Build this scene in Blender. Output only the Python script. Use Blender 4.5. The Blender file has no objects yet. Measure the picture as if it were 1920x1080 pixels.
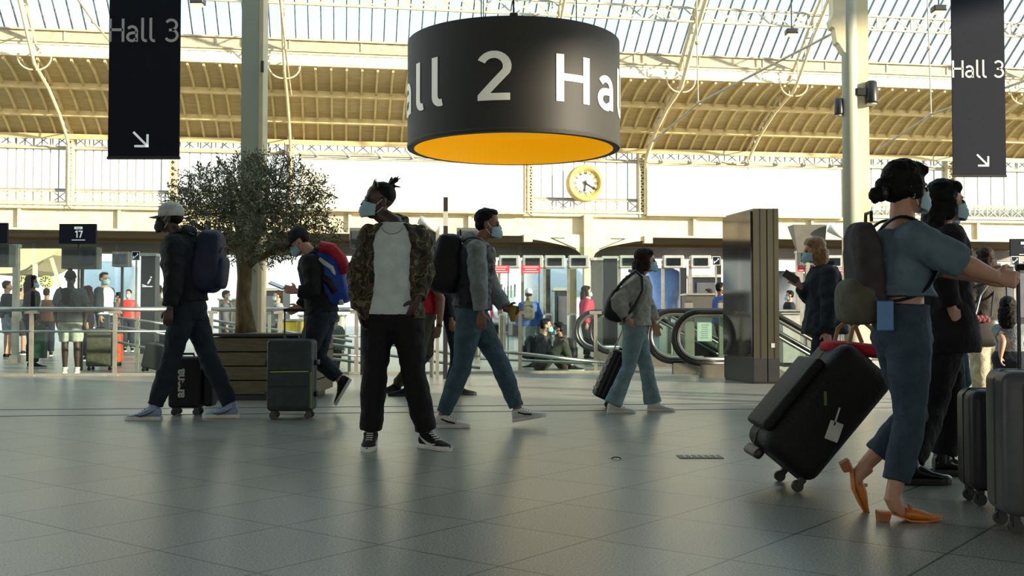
import bpy, math, random
from mathutils import Vector, Matrix
from math import sin, cos, pi, radians, atan2, sqrt
R = random.Random(7)
sc = bpy.context.scene
COL = sc.collection
V3 = Vector
# ------------------------------------------------------------------ camera, sky, sun, exposure
CAM_H = 0.88
FPX = 2000.0
PITCH = math.atan(60 / FPX)
cam_data = bpy.data.cameras.new('camera')
cam_data.sensor_width = 36.0
cam_data.lens = 36.0 * FPX / 1920.0
cam_data.clip_end = 500
cam = bpy.data.objects.new('camera', cam_data)
COL.objects.link(cam)
cam.location = (0, 0, CAM_H)
cam.rotation_euler = (pi / 2 + PITCH, 0, 0)
sc.camera = cam
cam_data.dof.use_dof = False

world = bpy.data.worlds.new('sky')
sc.world = world
world.use_nodes = True
wn, wl = world.node_tree.nodes, world.node_tree.links
wn.clear()
w_out = wn.new('ShaderNodeOutputWorld')
w_bg = wn.new('ShaderNodeBackground')
w_tc = wn.new('ShaderNodeTexCoord')
w_sep = wn.new('ShaderNodeSeparateXYZ')
w_ramp = wn.new('ShaderNodeValToRGB')
w_ramp.color_ramp.elements[0].position = 0.19
w_ramp.color_ramp.elements[0].color = (1.0, 0.97, 0.90, 1)
w_ramp.color_ramp.elements[1].position = 0.55
w_ramp.color_ramp.elements[1].color = (0.42, 0.58, 0.66, 1)
e = w_ramp.color_ramp.elements.new(0.26)
e.color = (0.60, 0.76, 0.82, 1)
wl.new(w_tc.outputs['Generated'], w_sep.inputs[0])
wl.new(w_sep.outputs['Z'], w_ramp.inputs[0])
wl.new(w_ramp.outputs[0], w_bg.inputs[0])
w_bg.inputs[1].default_value = 1.25
wl.new(w_bg.outputs[0], w_out.inputs[0])

sun_data = bpy.data.lights.new('sun', 'SUN')
sun_data.energy = 6.8
sun_data.angle = radians(1.5)
sun_data.color = (1.0, 0.88, 0.68)
sun = bpy.data.objects.new('sun', sun_data)
COL.objects.link(sun)
sun.rotation_euler = V3((0.85, -0.45, 0.22)).to_track_quat('Z', 'Y').to_euler()
sun.location = (20, -5, 20)

sc.view_settings.view_transform = 'Standard'
sc.view_settings.look = 'None'
sc.view_settings.exposure = 0.80
sc.view_settings.gamma = 1.0
sc.view_settings.use_curve_mapping = False

# ------------------------------------------------------------------ coordinates
CP, SP = cos(PITCH), sin(PITCH)
def ray(px, py):
    dx, dy = (px - 960) / FPX, (540 - py) / FPX
    return V3((dx, CP - dy * SP, SP + dy * CP))
def P(px, py, Y):
    d = ray(px, py)
    return V3((0, 0, CAM_H)) + d * (Y / d.y)
def G(px, py, z=0.0):
    d = ray(px, py)
    return V3((0, 0, CAM_H)) + d * ((z - CAM_H) / d.z)
YAW = radians(9)
UX = V3((cos(YAW), sin(YAW), 0)); UY = V3((-sin(YAW), cos(YAW), 0))
H0 = V3((0, 40, 0))
def hall(u, v, z):
    return H0 + UX * u + UY * v + V3((0, 0, z))
def FH(px, py, v=0.0):
    """ray through a pixel met with the hall plane v -> (u, z)"""
    d = ray(px, py); o = V3((0, 0, CAM_H))
    t = (v - (o - H0).dot(UY)) / d.dot(UY)
    p = o + d * t
    return (p - H0).dot(UX), p.z

# ------------------------------------------------------------------ materials
def lin(c):
    return tuple(((x / 255.0) / 12.92 if x <= 10 else (((x / 255.0) + 0.055) / 1.055) ** 2.4) for x in c)
MATS = {}
def mat(name, rgb, rough=0.6, metal=0.0, rgb2=None, nscale=8.0, bump=0.0, bscale=40.0, emit=None, estr=1.0, coat=0.0, spec=0.5,
        stretch=None, contrast=0.25, alpha=None):
    if name in MATS: return MATS[name]
    m = bpy.data.materials.new(name); m.use_nodes = True
    n, l = m.node_tree.nodes, m.node_tree.links
    b = n['Principled BSDF']
    b.inputs['Base Color'].default_value = (*lin(rgb), 1)
    b.inputs['Roughness'].default_value = rough
    b.inputs['Metallic'].default_value = metal
    b.inputs['Specular IOR Level'].default_value = spec
    if coat: b.inputs['Coat Weight'].default_value = coat
    tc = n.new('ShaderNodeTexCoord')
    mp = n.new('ShaderNodeMapping')
    l.new(tc.outputs['Object'], mp.inputs[0])
    if stretch: mp.inputs['Scale'].default_value = stretch
    if rgb2 is None:
        rgb2 = tuple(x * 0.86 for x in rgb)
    nz = n.new('ShaderNodeTexNoise'); nz.inputs['Scale'].default_value = nscale; nz.inputs['Detail'].default_value = 5
    l.new(mp.outputs[0], nz.inputs['Vector'])
    rp = n.new('ShaderNodeValToRGB')
    rp.color_ramp.elements[0].position = 0.5 - contrast; rp.color_ramp.elements[1].position = 0.5 + contrast
    rp.color_ramp.elements[0].color = (*lin(rgb2), 1); rp.color_ramp.elements[1].color = (*lin(rgb), 1)
    l.new(nz.outputs[0], rp.inputs[0]); l.new(rp.outputs[0], b.inputs['Base Color'])
    if bump:
        nb = n.new('ShaderNodeTexNoise'); nb.inputs['Scale'].default_value = bscale; nb.inputs['Detail'].default_value = 4
        l.new(mp.outputs[0], nb.inputs['Vector'])
        bp = n.new('ShaderNodeBump'); bp.inputs['Strength'].default_value = bump; bp.inputs['Distance'].default_value = 0.02
        l.new(nb.outputs[0], bp.inputs['Height']); l.new(bp.outputs[0], b.inputs['Normal'])
    if emit:
        b.inputs['Emission Color'].default_value = (*lin(emit), 1); b.inputs['Emission Strength'].default_value = estr
    MATS[name] = m
    return m
def glass_mat(name, tint=(235, 242, 240), gloss=0.08, rough=0.02, white=0.0):
    if name in MATS: return MATS[name]
    m = bpy.data.materials.new(name); m.use_nodes = True
    n, l = m.node_tree.nodes, m.node_tree.links
    n.clear()
    o = n.new('ShaderNodeOutputMaterial'); t = n.new('ShaderNodeBsdfTransparent'); g = n.new('ShaderNodeBsdfGlossy')
    t.inputs[0].default_value = (*lin(tint), 1); g.inputs['Roughness'].default_value = rough
    mx = n.new('ShaderNodeMixShader'); mx.inputs[0].default_value = gloss
    l.new(t.outputs[0], mx.inputs[1]); l.new(g.outputs[0], mx.inputs[2])
    last = mx
    if white:
        d = n.new('ShaderNodeBsdfTranslucent'); d.inputs[0].default_value = (.95, .97, .97, 1)
        m2 = n.new('ShaderNodeMixShader'); df = n.new('ShaderNodeBsdfDiffuse'); df.inputs[0].default_value = (.92, .94, .93, 1); m3 = n.new('ShaderNodeMixShader'); m3.inputs[0].default_value = .5; l.new(d.outputs[0], m3.inputs[1]); l.new(df.outputs[0], m3.inputs[2])
        nz = n.new('ShaderNodeTexNoise'); nz.inputs['Scale'].default_value = 1.5
        mr = n.new('ShaderNodeMapRange'); mr.inputs[3].default_value = white * .6; mr.inputs[4].default_value = white * 1.2
        l.new(nz.outputs[0], mr.inputs[0]); l.new(mr.outputs[0], m2.inputs[0])
        l.new(mx.outputs[0], m2.inputs[1]); l.new(m3.outputs[0], m2.inputs[2]); last = m2
    l.new(last.outputs[0], o.inputs[0])
    MATS[name] = m
    return m

# ------------------------------------------------------------------ mesh builder
ORI = {}
class MB:
    def __init__(s): s.v = []; s.f = []
    def add(s, vs, fs):
        k = len(s.v); s.v += [V3(a) for a in vs]; s.f += [tuple(i + k for i in f) for f in fs]; return s
    def box(s, c, size, rz=0.0, M=None):
        c = V3(c); h = [x / 2 for x in size]
        M = M or Matrix.Rotation(rz, 3, 'Z')
        vs = [c + M @ V3((sx * h[0], sy * h[1], sz * h[2])) for sz in (-1, 1) for sy in (-1, 1) for sx in (-1, 1)]
        return s.add(vs, [(0, 2, 3, 1), (4, 5, 7, 6), (0, 1, 5, 4), (2, 6, 7, 3), (0, 4, 6, 2), (1, 3, 7, 5)])
    def bx(s, x0, x1, y0, y1, z0, z1):
        return s.box(((x0 + x1) / 2, (y0 + y1) / 2, (z0 + z1) / 2), (abs(x1 - x0), abs(y1 - y0), abs(z1 - z0)))
    def rbox(s, c, size, r=0.03, M=None, n=3):
        """box with rounded vertical edges and chamfered top/bottom (in its own frame)"""
        c = V3(c); hx, hy, hz = [x / 2 for x in size]; M = M or Matrix.Identity(3)
        r = min(r, hx * .98, hy * .98, hz * .98)
        def ring(ins, z):
            o = []
            for (cx, cy, a0) in ((hx - r, hy - r, 0), (-hx + r, hy - r, pi / 2), (-hx + r, -hy + r, pi), (hx - r, -hy + r, 3 * pi / 2)):
                for k in range(n + 1):
                    a = a0 + pi / 2 * k / n
                    o.append(c + M @ V3((cx + (r - ins) * cos(a), cy + (r - ins) * sin(a), z)))
            return o
        rings = []
        for k in range(n + 1):
            a = pi / 2 * k / n
            rings.append(ring(r * (1 - sin(a)), -hz + r * (1 - cos(a))))
        for k in range(n + 1):
            a = pi / 2 * k / n
            rings.append(ring(r * (1 - cos(a)), hz - r * (1 - sin(a))))
        return s.rings(rings)
    def rings(s, rr, closed=True, caps=True):
        k = len(s.v); n = len(rr[0])
        for r in rr: s.v += [V3(a) for a in r]
        for i in range(len(rr) - 1):
            for j in range(n if closed else n - 1):
                a, b = k + i * n + j, k + i * n + (j + 1) % n
                s.f.append((a, b, b + n, a + n))
        if caps and closed:
            s.f.append(tuple(k + j for j in range(n))[::-1]); s.f.append(tuple(k + (len(rr) - 1) * n + j for j in range(n)))
        return s
    def bar(s, p, q, w, h=None, up=(0, 0, 1)):
        p, q = V3(p), V3(q); h = h or w; d = q - p
        if d.length < 1e-6: return s
        x = d.normalized(); u = V3(up)
        if abs(x.dot(u)) > 0.99: u = V3((0, 1, 0))
        y = u.cross(x).normalized(); z = x.cross(y)
        return s.box((p + q) / 2, (d.length, w, h), M=Matrix((x, y, z)).transposed())
    def tube(s, pts, r, n=10, caps=True):
        pts = [V3(p) for p in pts]; rs = r if isinstance(r, (list, tuple)) else [r] * len(pts)
        rr = []; prev = None
        for i, p in enumerate(pts):
            t = (pts[min(i + 1, len(pts) - 1)] - pts[max(i - 1, 0)]).normalized()
            if prev is None:
                a = V3((0, 0, 1)) if abs(t.z) < .9 else V3((1, 0, 0))
                y = a.cross(t).normalized()
            else:
                y = (prev - t * prev.dot(t)).normalized()
            prev = y; x = t.cross(y)
            rr.append([p + (y * cos(2 * pi * k / n) + x * sin(2 * pi * k / n)) * rs[i] for k in range(n)])
        return s.rings(rr, caps=caps)
    def cyl(s, c, r, h, n=24, axis='Z', r2=None):
        c = V3(c); ax = {'X': V3((1, 0, 0)), 'Y': V3((0, 1, 0)), 'Z': V3((0, 0, 1))}[axis] if isinstance(axis, str) else V3(axis).normalized()
        return s.tube([c - ax * h / 2, c + ax * h / 2], [r, r if r2 is None else r2], n)
    def ell(s, c, rad, M=None, n=16, m=10):
        c = V3(c); M = M or Matrix.Identity(3)
        rr = []
        for i in range(m + 1):
            th = -pi / 2 + pi * (0.02 + 0.96 * i / m)
            rr.append([c + M @ V3((rad[0] * cos(th) * cos(2 * pi * k / n), rad[1] * cos(th) * sin(2 * pi * k / n), rad[2] * sin(th))) for k in range(n)])
        return s.rings(rr)
    def quad(s, a, b, c, d): return s.add([a, b, c, d], [(0, 1, 2, 3)])
    def build(s, name, m, parent=None, origin=None, frame='W', smooth=False):
        me = bpy.data.meshes.new(name)
        if parent is not None:
            fr, og = ORI[parent.name]
        else:
            fr, og = frame, V3(origin) if origin is not None else V3((0, 0, 0))
        me.from_pydata([tuple(a - og) for a in s.v], [], s.f)
        if smooth:
            me.polygons.foreach_set('use_smooth', [True] * len(me.polygons))
        me.materials.append(m)
        me.update()
        o = bpy.data.objects.new(name, me); COL.objects.link(o)
        if parent is not None: o.parent = parent
        else: place(o, fr, og)
        ORI[o.name] = (fr, og)
        return o
def place(o, fr, og):
    if fr == 'H':
        o.location = hall(*og); o.rotation_euler = (0, 0, YAW)
    else: o.location = og
def tag(o, label=None, cat=None, group=None, kind=None):
    if label: o['label'] = label
    if cat: o['category'] = cat
    if group: o['group'] = group
    if kind: o['kind'] = kind
    return o
def thing(name, label, cat, origin=(0, 0, 0), group=None, frame='W', kind=None):
    o = bpy.data.objects.new(name, None); COL.objects.link(o); o.empty_display_size = .1
    place(o, frame, V3(origin)); ORI[o.name] = (frame, V3(origin))
    return tag(o, label, cat, group, kind)
def copy_tree(o, parent=None):
    c = o.copy(); COL.objects.link(c)
    if parent is not None: c.parent = parent
    for ch in [x for x in COL.objects if x.parent == o]: copy_tree(ch, c)
    return c
def font(txt, size, m, parent, M, name='lettering', off=0.0, ext=0.001, align='CENTER'):
    cu = bpy.data.curves.new(name, 'FONT'); cu.body = txt; cu.size = size; cu.align_x = align; cu.align_y = 'CENTER'
    cu.offset = off; cu.extrude = ext; cu.materials.append(m)
    o = bpy.data.objects.new(name, cu); COL.objects.link(o)
    if parent is not None:
        o.parent = parent
        fr, og = ORI[parent.name]
        M = Matrix.Translation(-og) @ M
    bpy.context.view_layer.update()
    me = bpy.data.meshes.new_from_object(o.evaluated_get(bpy.context.evaluated_depsgraph_get()))
    par = o.parent; bpy.data.objects.remove(o)
    o = bpy.data.objects.new(name, me); COL.objects.link(o); o.parent = par; me.materials.clear(); me.materials.append(m)
    o.matrix_local = M
    return o
def faceM(c, right, up):
    right, up = V3(right).normalized(), V3(up).normalized(); n = right.cross(up)
    M = Matrix((right, up, n)).transposed().to_4x4(); M.translation = V3(c); return M
# stroke letters for the hall signs
def arc(cx, cy, rx, ry, a0, a1, n=10):
    return [(cx + rx * cos(radians(a0 + (a1 - a0) * k / n)), cy + ry * sin(radians(a0 + (a1 - a0) * k / n))) for k in range(n + 1)]
GL = {
 'H': (.80, [[(.1, 0), (.1, 1)], [(.66, 0), (.66, 1)], [(.1, .52), (.66, .52)]]),
 'a': (.60, [arc(.26, .47, .2, .19, 150, 0, 8) + [(.46, 0)], [(.46, .40)] + arc(.25, .21, .19, .17, 90, 270, 10)[0:11] + [(.30, .04), (.46, .14)]]),
 'l': (.36, [[(.12, 1.04), (.12, .2)] + arc(.26, .2, .14, .16, 180, 290, 6)]),
 '2': (.72, [arc(.33, .70, .24, .25, 155, -25, 12) + [(.12, .07), (.12, .06), (.62, .06)]]),
 '3': (.70, [arc(.30, .73, .24, .22, 150, -80, 10), arc(.30, .28, .27, .24, 85, -150, 12), [(.2, .51), (.34, .51)]]),
 '1': (.50, [[(.04, .80), (.30, .97), (.30, 0)]]),
 '7': (.58, [[(.02, .94), (.52, .94), (.22, 0)]]),
 ' ': (.36, []),
}
def strokes(mb, txt, f, w=.13, step=.07, depth=.01, x0=0.0, track=0.0):
    x = x0
    for ch in txt:
        adv, st = GL[ch]
        for pl in st:
            pts = []
            for (a, b) in zip(pl[:-1], pl[1:]):
                n = max(1, int(math.hypot(b[0] - a[0], b[1] - a[1]) / step))
                pts += [(a[0] + (b[0] - a[0]) * k / n, a[1] + (b[1] - a[1]) * k / n) for k in range(n)]
            pts.append(pl[-1])
            rr = []
            for i, p in enumerate(pts):
                a = pts[max(i - 1, 0)]; c = pts[min(i + 1, len(pts) - 1)]
                d1 = V3((p[0] - a[0], p[1] - a[1], 0)); d2 = V3((c[0] - p[0], c[1] - p[1], 0))
                if d1.length < 1e-6: d1 = d2
                if d2.length < 1e-6: d2 = d1
                d1.normalize(); d2.normalize()
                t = d1 + d2
                t = t.normalized() if t.length > .2 else d1
                sc_ = min(1.6, 1 / max(.5, t.dot(d1)))
                nn = V3((-t.y, t.x, 0)) * w / 2 * sc_
                rr.append([f(x + p[0] + nn.x, p[1] + nn.y, 0), f(x + p[0] - nn.x, p[1] - nn.y, 0), f(x + p[0] - nn.x, p[1] - nn.y, depth), f(x + p[0] + nn.x, p[1] + nn.y, depth)])
            mb.rings(rr)
        x += adv + track
    return x
# ------------------------------------------------------------------ shared materials
cream = mat('cream_painted_iron', (226, 214, 178), .55, rgb2=(205, 190, 150), nscale=3, bump=.05)
cream_d = mat('weathered_iron', (196, 186, 158), .6, rgb2=(150, 140, 118), nscale=5)
iron_d = mat('dark_iron', (74, 72, 66), .5, rgb2=(50, 48, 44))
steel = mat('brushed_steel', (176, 174, 164), .3, 1.0, bump=.03)
steel_w = mat('satin_steel', (190, 186, 170), .38, .8)
black_p = mat('black_plastic', (16, 17, 18), .45)
dark_g = mat('dark_grey_metal', (44, 45, 44), .4, .3)
grey_p = mat('light_grey_casing', (176, 176, 166), .5)
white_p = mat('white_paint', (232, 230, 220), .5)
screen = mat('dark_screen', (20, 24, 28), .12, rgb2=(30, 34, 40))
navy = mat('navy_sign_board', (24, 27, 38), .7, rgb2=(21, 24, 33), spec=.15)
sign_w = mat('white_sign_letters', (225, 228, 226), .5, emit=(220, 226, 226), estr=.25)
gl_clear = glass_mat('clear_glass', (240, 246, 243), .012)
gl_roof = glass_mat('roof_glass', (226, 238, 242), .03)
gl_frost = glass_mat('frosted_glass', (240, 244, 244), .02, white=.22)

# floor material: speckled terrazzo tiles laid diagonally, polished
def floor_mat():
    m = bpy.data.materials.new('terrazzo_tiles'); m.use_nodes = True
    n, l = m.node_tree.nodes, m.node_tree.links; b = n['Principled BSDF']
    tc = n.new('ShaderNodeTexCoord'); mp = n.new('ShaderNodeMapping'); mp.inputs['Rotation'].default_value = (0, 0, radians(-52))
    l.new(tc.outputs['Object'], mp.inputs[0])
    br = n.new('ShaderNodeTexBrick'); br.offset = 0.0; br.inputs['Scale'].default_value = 1.0
    br.inputs['Brick Width'].default_value = .60; br.inputs['Row Height'].default_value = .60
    br.inputs['Mortar Size'].default_value = .006; br.inputs['Mortar Smooth'].default_value = .1
    br.inputs['Color1'].default_value = (*lin((140, 139, 131)), 1); br.inputs['Color2'].default_value = (*lin((132, 131, 124)), 1)
    br.inputs['Mortar'].default_value = (*lin((62, 60, 56)), 1)
    l.new(mp.outputs[0], br.inputs[0])
    vo = n.new('ShaderNodeTexNoise'); vo.inputs['Scale'].default_value = 110; vo.inputs['Detail'].default_value = 2
    l.new(tc.outputs['Object'], vo.inputs['Vector'])
    rp = n.new('ShaderNodeValToRGB'); rp.color_ramp.elements[0].position = .36; rp.color_ramp.elements[1].position = .66
    rp.color_ramp.elements[0].color = (.50, .49, .47, 1); rp.color_ramp.elements[1].color = (1.35, 1.33, 1.28, 1)
    l.new(vo.outputs[0], rp.inputs[0])
    n2 = n.new('ShaderNodeTexNoise'); n2.inputs['Scale'].default_value = .8; n2.inputs['Detail'].default_value = 3
    l.new(tc.outputs['Object'], n2.inputs['Vector'])
    r2 = n.new('ShaderNodeMapRange'); r2.inputs[3].default_value = .85; r2.inputs[4].default_value = 1.1
    l.new(n2.outputs[0], r2.inputs[0])
    mx = n.new('ShaderNodeMix'); mx.data_type = 'RGBA'; mx.blend_type = 'MULTIPLY'; mx.inputs[0].default_value = 1
    l.new(br.outputs[0], mx.inputs[6]); l.new(rp.outputs[0], mx.inputs[7])
    vm = n.new('ShaderNodeVectorMath'); vm.operation = 'SCALE'
    l.new(mx.outputs[2], vm.inputs[0]); l.new(r2.outputs[0], vm.inputs['Scale'])
    l.new(vm.outputs[0], b.inputs['Base Color'])
    rr = n.new('ShaderNodeMapRange'); rr.inputs[3].default_value = .27; rr.inputs[4].default_value = .36
    l.new(n2.outputs[0], rr.inputs[0]); l.new(rr.outputs[0], b.inputs['Roughness'])
    b.inputs['Specular IOR Level'].default_value = .5
    bp = n.new('ShaderNodeBump'); bp.inputs['Strength'].default_value = .12; bp.inputs['Distance'].default_value = .002
    l.new(vo.outputs[0], bp.inputs['Height']); l.new(bp.outputs[0], b.inputs['Normal'])
    return m
FLOOR = floor_mat()
# escalator well (world rectangle cut from the floor)
EW = (3.4, 9.5, 16.0, 23.0)
m = MB()
def fr(x0, x1, y0, y1): m.add([(x0, y0, 0), (x1, y0, 0), (x1, y1, 0), (x0, y1, 0)], [(0, 1, 2, 3)])
fr(-45, 50, -14, EW[2]); fr(-45, EW[0], EW[2], EW[3]); fr(EW[1], 50, EW[2], EW[3]); fr(-45, 50, EW[3], 160)
floor = tag(m.build('floor', FLOOR), kind='structure')
m = MB(); x0, x1, y0, y1 = EW
m.quad((x0, y0, 0), (x1, y0, 0), (x1, y0, -4), (x0, y0, -4)).quad((x0, y1, 0), (x1, y1, 0), (x1, y1, -4), (x0, y1, -4))
m.quad((x0, y0, 0), (x0, y1, 0), (x0, y1, -4), (x0, y0, -4)).quad((x1, y0, 0), (x1, y1, 0), (x1, y1, -4), (x1, y0, -4)).quad((x0, y0, -4), (x1, y0, -4), (x1, y1, -4), (x0, y1, -4))
m.build('stairwell_lining', grey_p, floor)
m = MB()
for ya, yb in ((769, 755), (781, 765)):
    a, b = G(-60, ya), G(1980, yb - 3)
    m.bar(a + V3((0, 0, .001)), b + V3((0, 0, .001)), .035, .004)
tag(m.build('trim_1', mat('floor_strip', (38, 37, 34), .5)), kind='structure')
# small metal floor hatch with grille
a = G(1312, 857)
g_ = G(1155, 861); t0_ = thing('floor_scrap', 'tiny dark curled scrap lying on the tiles left of the floor hatch', 'litter', g_)
MB().tube([g_ + V3((-.03, 0, .004)), g_ + V3((-.01, .01, .012)), g_ + V3((.02, .0, .012)), g_ + V3((.03, -.01, .004))], .004, 6).build('scrap', mat('scrap', (40, 38, 36), .7), t0_)
t = thing('floor_hatch', 'small dark grey recessed floor hatch in the tiles left of the tilted black suitcase', 'floor hatch', a)
MB().box(a + V3((0, 0, .002)), (.28, .16, .004)).build('cover_plate', mat('hatch', (58, 56, 50), .5, .4), t)
g = MB()
for k in range(6): g.box(a + V3((-.1 + k * .04, 0, .005)), (.006, .13, .004))
g.build('grip_rib', steel_w, t)

# ---------------- the far facade (hall frame: u along, v away, z up)
ZF = lambda y, px=960: FH(px, y)[1]
UF = lambda px: FH(px, 400)[0]
zb0, zb1, zr = ZF(440), ZF(405), ZF(398)
zl0, zl1 = ZF(394), ZF(372)
zw1 = ZF(303); zt0, zt1 = ZF(297), ZF(278)
U0, U1 = UF(-80), UF(2010)
fac = thing('wall_back', None, None, (0, 0, 0), frame='H', kind='structure')
m = MB()
m.bx(U0, U1, -.02, .10, zb0, zb1)
m.bx(U0, U1, -.22, .30, zb1, zb1 + .10); m.bx(U0, U1, -.18, .24, zb0 - .05, zb0 + .02)
m.bx(U0, U1, -.30, -.10, zr - .02, zr + .06)
for px in (38, 225, 330, 400, 460, 656, 880, 1300, 1440, 1520, 1700, 1830):
    u = UF(px); m.bx(u - .05, u + .05, -.16, .0, zb0, zb1)
for k in range(260):       # rivets
    u = U0 + (U1 - U0) * k / 260
    m.bx(u - .012, u + .012, -.035, -.02, zb0 + .08, zb0 + .104)
m.build('floor_girder', cream, fac)
# shutters and soffit below the girder
m = MB(); m.bx(U0, U1, .1, 4.0, zb0 - .05, zb0 - .02)
m.bx(U0, U1, 3.9, 4.1, zb0 - .62, zb0 - .05)
m.build('soffit', mat('soffit', (112, 92, 48), .7, rgb2=(84, 66, 34), nscale=1.2), fac)
m = MB()
for k in range(9): m.bx(U0, U1, 1.6 + .01 * (k % 2), 1.7, zb0 - .30 - .05 * k - .045, zb0 - .30 - .05 * k)
m.build('roller_shutter', mat('shutter', (118, 110, 100), .45, .5, rgb2=(80, 76, 72), nscale=.6), fac)

def lattice(mb, u0, u1, v, z0, z1, cell, w=.045, chord=.07, vert=1, x=True):
    mb.bx(u0, u1, v - chord / 2, v + chord / 2, z0, z0 + chord); mb.bx(u0, u1, v - chord / 2, v + chord / 2, z1 - chord, z1)
    n = max(1, int(round((u1 - u0) / cell))); c = (u1 - u0) / n
    for k in range(n):
        a, b = u0 + k * c, u0 + (k + 1) * c
        mb.bar((a, v, z0), (b, v, z1), w, w * .5, (0, 1, 0))
        if x: mb.bar((a, v + .01, z1), (b, v + .01, z0), w, w * .5, (0, 1, 0))
        if k % vert == 0: mb.bx(a - w * .5, a + w * .5, v - .02, v + .02, z0, z1)
cols_px = [-62, 132, 325, 545, 988, 1205, 1590, 1780, 1990]
lt = MB(); lattice(lt, U0, U1, .05, zt0, zt1 + .12, .62, .03, .06)
lt.bx(U0, U1, -.06, .14, zt0 - .06, zt0)
lt.build('upper_lattice_rail', cream_d, fac)
lb = MB()
for a, b in ((-62, 545), (988, 1205), (1590, 1990)):
    lattice(lb, UF(a), UF(b), .05, zl0, zl1, .55, .03, .05)
lb.build('lower_lattice_rail', cream_d, fac)
bb = MB()
for a, b in ((545, 988), (1205, 1590)):
    lattice(bb, UF(a), UF(b), -.12, zr + .05, ZF(390), .30, .04, .03, 3)
bb.build('billboard_rail', iron_d, fac)
# facade columns
m = MB()
for px in cols_px:
    u = UF(px); w = .12 if px in (132, 325, 545) else .20
    m.bx(u - w, u - w + .05, -.26, .2, zb1, zt1 + .2); m.bx(u + w - .05, u + w, -.26, .2, zb1, zt1 + .2)
    m.bx(u - w, u + w, .0, .06, zb1, zt1 + .2)
    n = 12
    for k in range(n):
        z0 = zb1 + (zt1 - zb1) * k / n; z1 = zb1 + (zt1 - zb1) * (k + 1) / n
        m.bar((u - w, -.25, z0), (u + w, -.25, z1), .04, .02, (0, 1, 0)); m.bar((u - w, -.25, z1), (u + w, -.25, z0), .04, .02, (0, 1, 0))
m.build('facade_pier', cream, fac)
# windows with mullions
wi = 0
for a, b, n in ((-62, 132, 11), (132, 325, 11), (325, 545, 10), (988, 1205, 10), (1590, 1780, 9), (1780, 1990, 8)):
    wi += 1; ua, ub = UF(a) + .15, UF(b) - .15
    w = MB(); w.bx(ua, ub, .05, .12, zl1 - .0, zl1 + .07)
    for k in range(n + 1):
        u = ua + (ub - ua) * k / n; w.bx(u - .014, u + .014, .07, .11, zb1 + .1, zt1 + .2)
    win = tag(w.build('window_%d' % wi, mat('mullion_grey', (150, 148, 142), .5), frame='H', origin=((ua + ub) / 2, .1, zl1)), kind='structure')
    MB().bx(ua, ub, .095, .10, zb1 + .1, zt1 + .2).build('pane', gl_frost, win)
wi += 1
w = MB()
for a, b in ((545, 988), (1205, 1590)):
    w.bx(UF(a) + .2, UF(b) - .2, .07, .12, zb1 + .1, zt1 + .2)
w = MB()
for a, b in ((545, 988), (1205, 1590)):
    w.bx(UF(a) + .2, UF(b) - .2, .095, .10, zb1 + .1, zt1 + .2)
tag(w.build('window_%d' % wi, gl_frost, frame='H'), kind='structure')

# centre post with fan brackets under the girder
def FHp(px, py, v=-.05): u, z = FH(px, py, v); return u, z
t = thing('bracketed_pier', 'riveted cream iron pier with two fan brackets below the clock', 'iron pier', (UF(1100), -.1, 0), frame='H')
m = MB(); u = UF(1100)
m.bx(u - .17, u + .17, -.32, -.02, 0, ZF(402))
for k in range(46):
    for s in (-1, 1): m.bx(u + s * .11 - .012, u + s * .11 + .012, -.335, -.32, .3 + k * .1, .325 + k * .1)
m.build('pier_shaft', cream, t)
for s, xe in ((-1, 988), (1, 1212)):
    ue, zt = UF(xe), zb0
    zb = ZF(481)
    outer = [(ue, zt), (ue, zt - .16)] + [(ue + (u + s * .17 - ue) * f, zt - .16 - (zt - .16 - zb) * g) for f, g in ((.25, .10), (.5, .26), (.72, .40), (.86, .58), (.95, .80), (1.0, 1.15))] + [(u + s * .17, zt)]
    if s > 0: outer = outer[::-1]
    b = MB()
    n = len(outer)
    b.add([(x, -.20, z) for x, z in outer] + [(x, -.08, z) for x, z in outer], [tuple(range(n)), tuple(range(2 * n - 1, n - 1, -1))] + [(i, i + n, (i + 1) % n + n, (i + 1) % n) for i in range(n)])
    b.build('fan_bracket', cream, t)
    b = MB(); b.bx(ue - .16, ue + .16, -.30, 0, zt - .28, zt)
    b.build('bracket_shoe', cream, t)
    b = MB()
    p1 = (u + s * .9, zt - .12); p2 = (ue - s * .9, zt - .12); p3 = (u + s * .45, zt - .52)
    for q, r_ in ((p1, p2), (p2, p3)): b.bar((q[0], -.21, q[1]), (r_[0], -.21, r_[1]), .03, .03)
    b.build('bracket_moulding', iron_d, t)

# billboards
bbm = mat('blank_billboard', (240, 236, 214), .75, rgb2=(236, 230, 206), nscale=.5)
for (a, b, y0, y1, lab) in ((566, 983, 303, 396, 'long blank cream billboard left of the clock, above the girder'), (1214, 1578, 314, 405, 'blank cream billboard right of the clock, above the girder')):
    ua, ub = FH(a, 350, -.3)[0], FH(b, 350, -.3)[0]
    pm = (a + b) / 2
    za, zc = FH(pm, y1, -.3)[1], FH(pm, y0, -.3)[1]
    t = thing('billboard', lab, 'billboard', ((ua + ub) / 2, -.3, za), frame='H', group='blank billboards on the facade')
    MB().bx(ua, ub, -.36, -.30, za, zc).build('panel', bbm, t)
    f = MB(); f.bx(ua - .05, ub + .05, -.40, -.28, zc, zc + .07); f.bx(ua - .05, ub + .05, -.40, -.28, za - .06, za)
    f.bx(ua - .05, ua, -.40, -.28, za, zc); f.bx(ub, ub + .05, -.40, -.28, za, zc)
    f.build('frame', cream_d, t)
    k = ua + .5
    while k < ub:
        l_ = MB(); l_.bx(k - .06, k + .06, -.5, -.28, zc + .07, zc + .20); l_.bar((k + .05, -.5, zc + .1), (k - .2, -.9, zc + .28), .05)
        l_.build('floodlight', grey_p, t); k += 1.15

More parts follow.
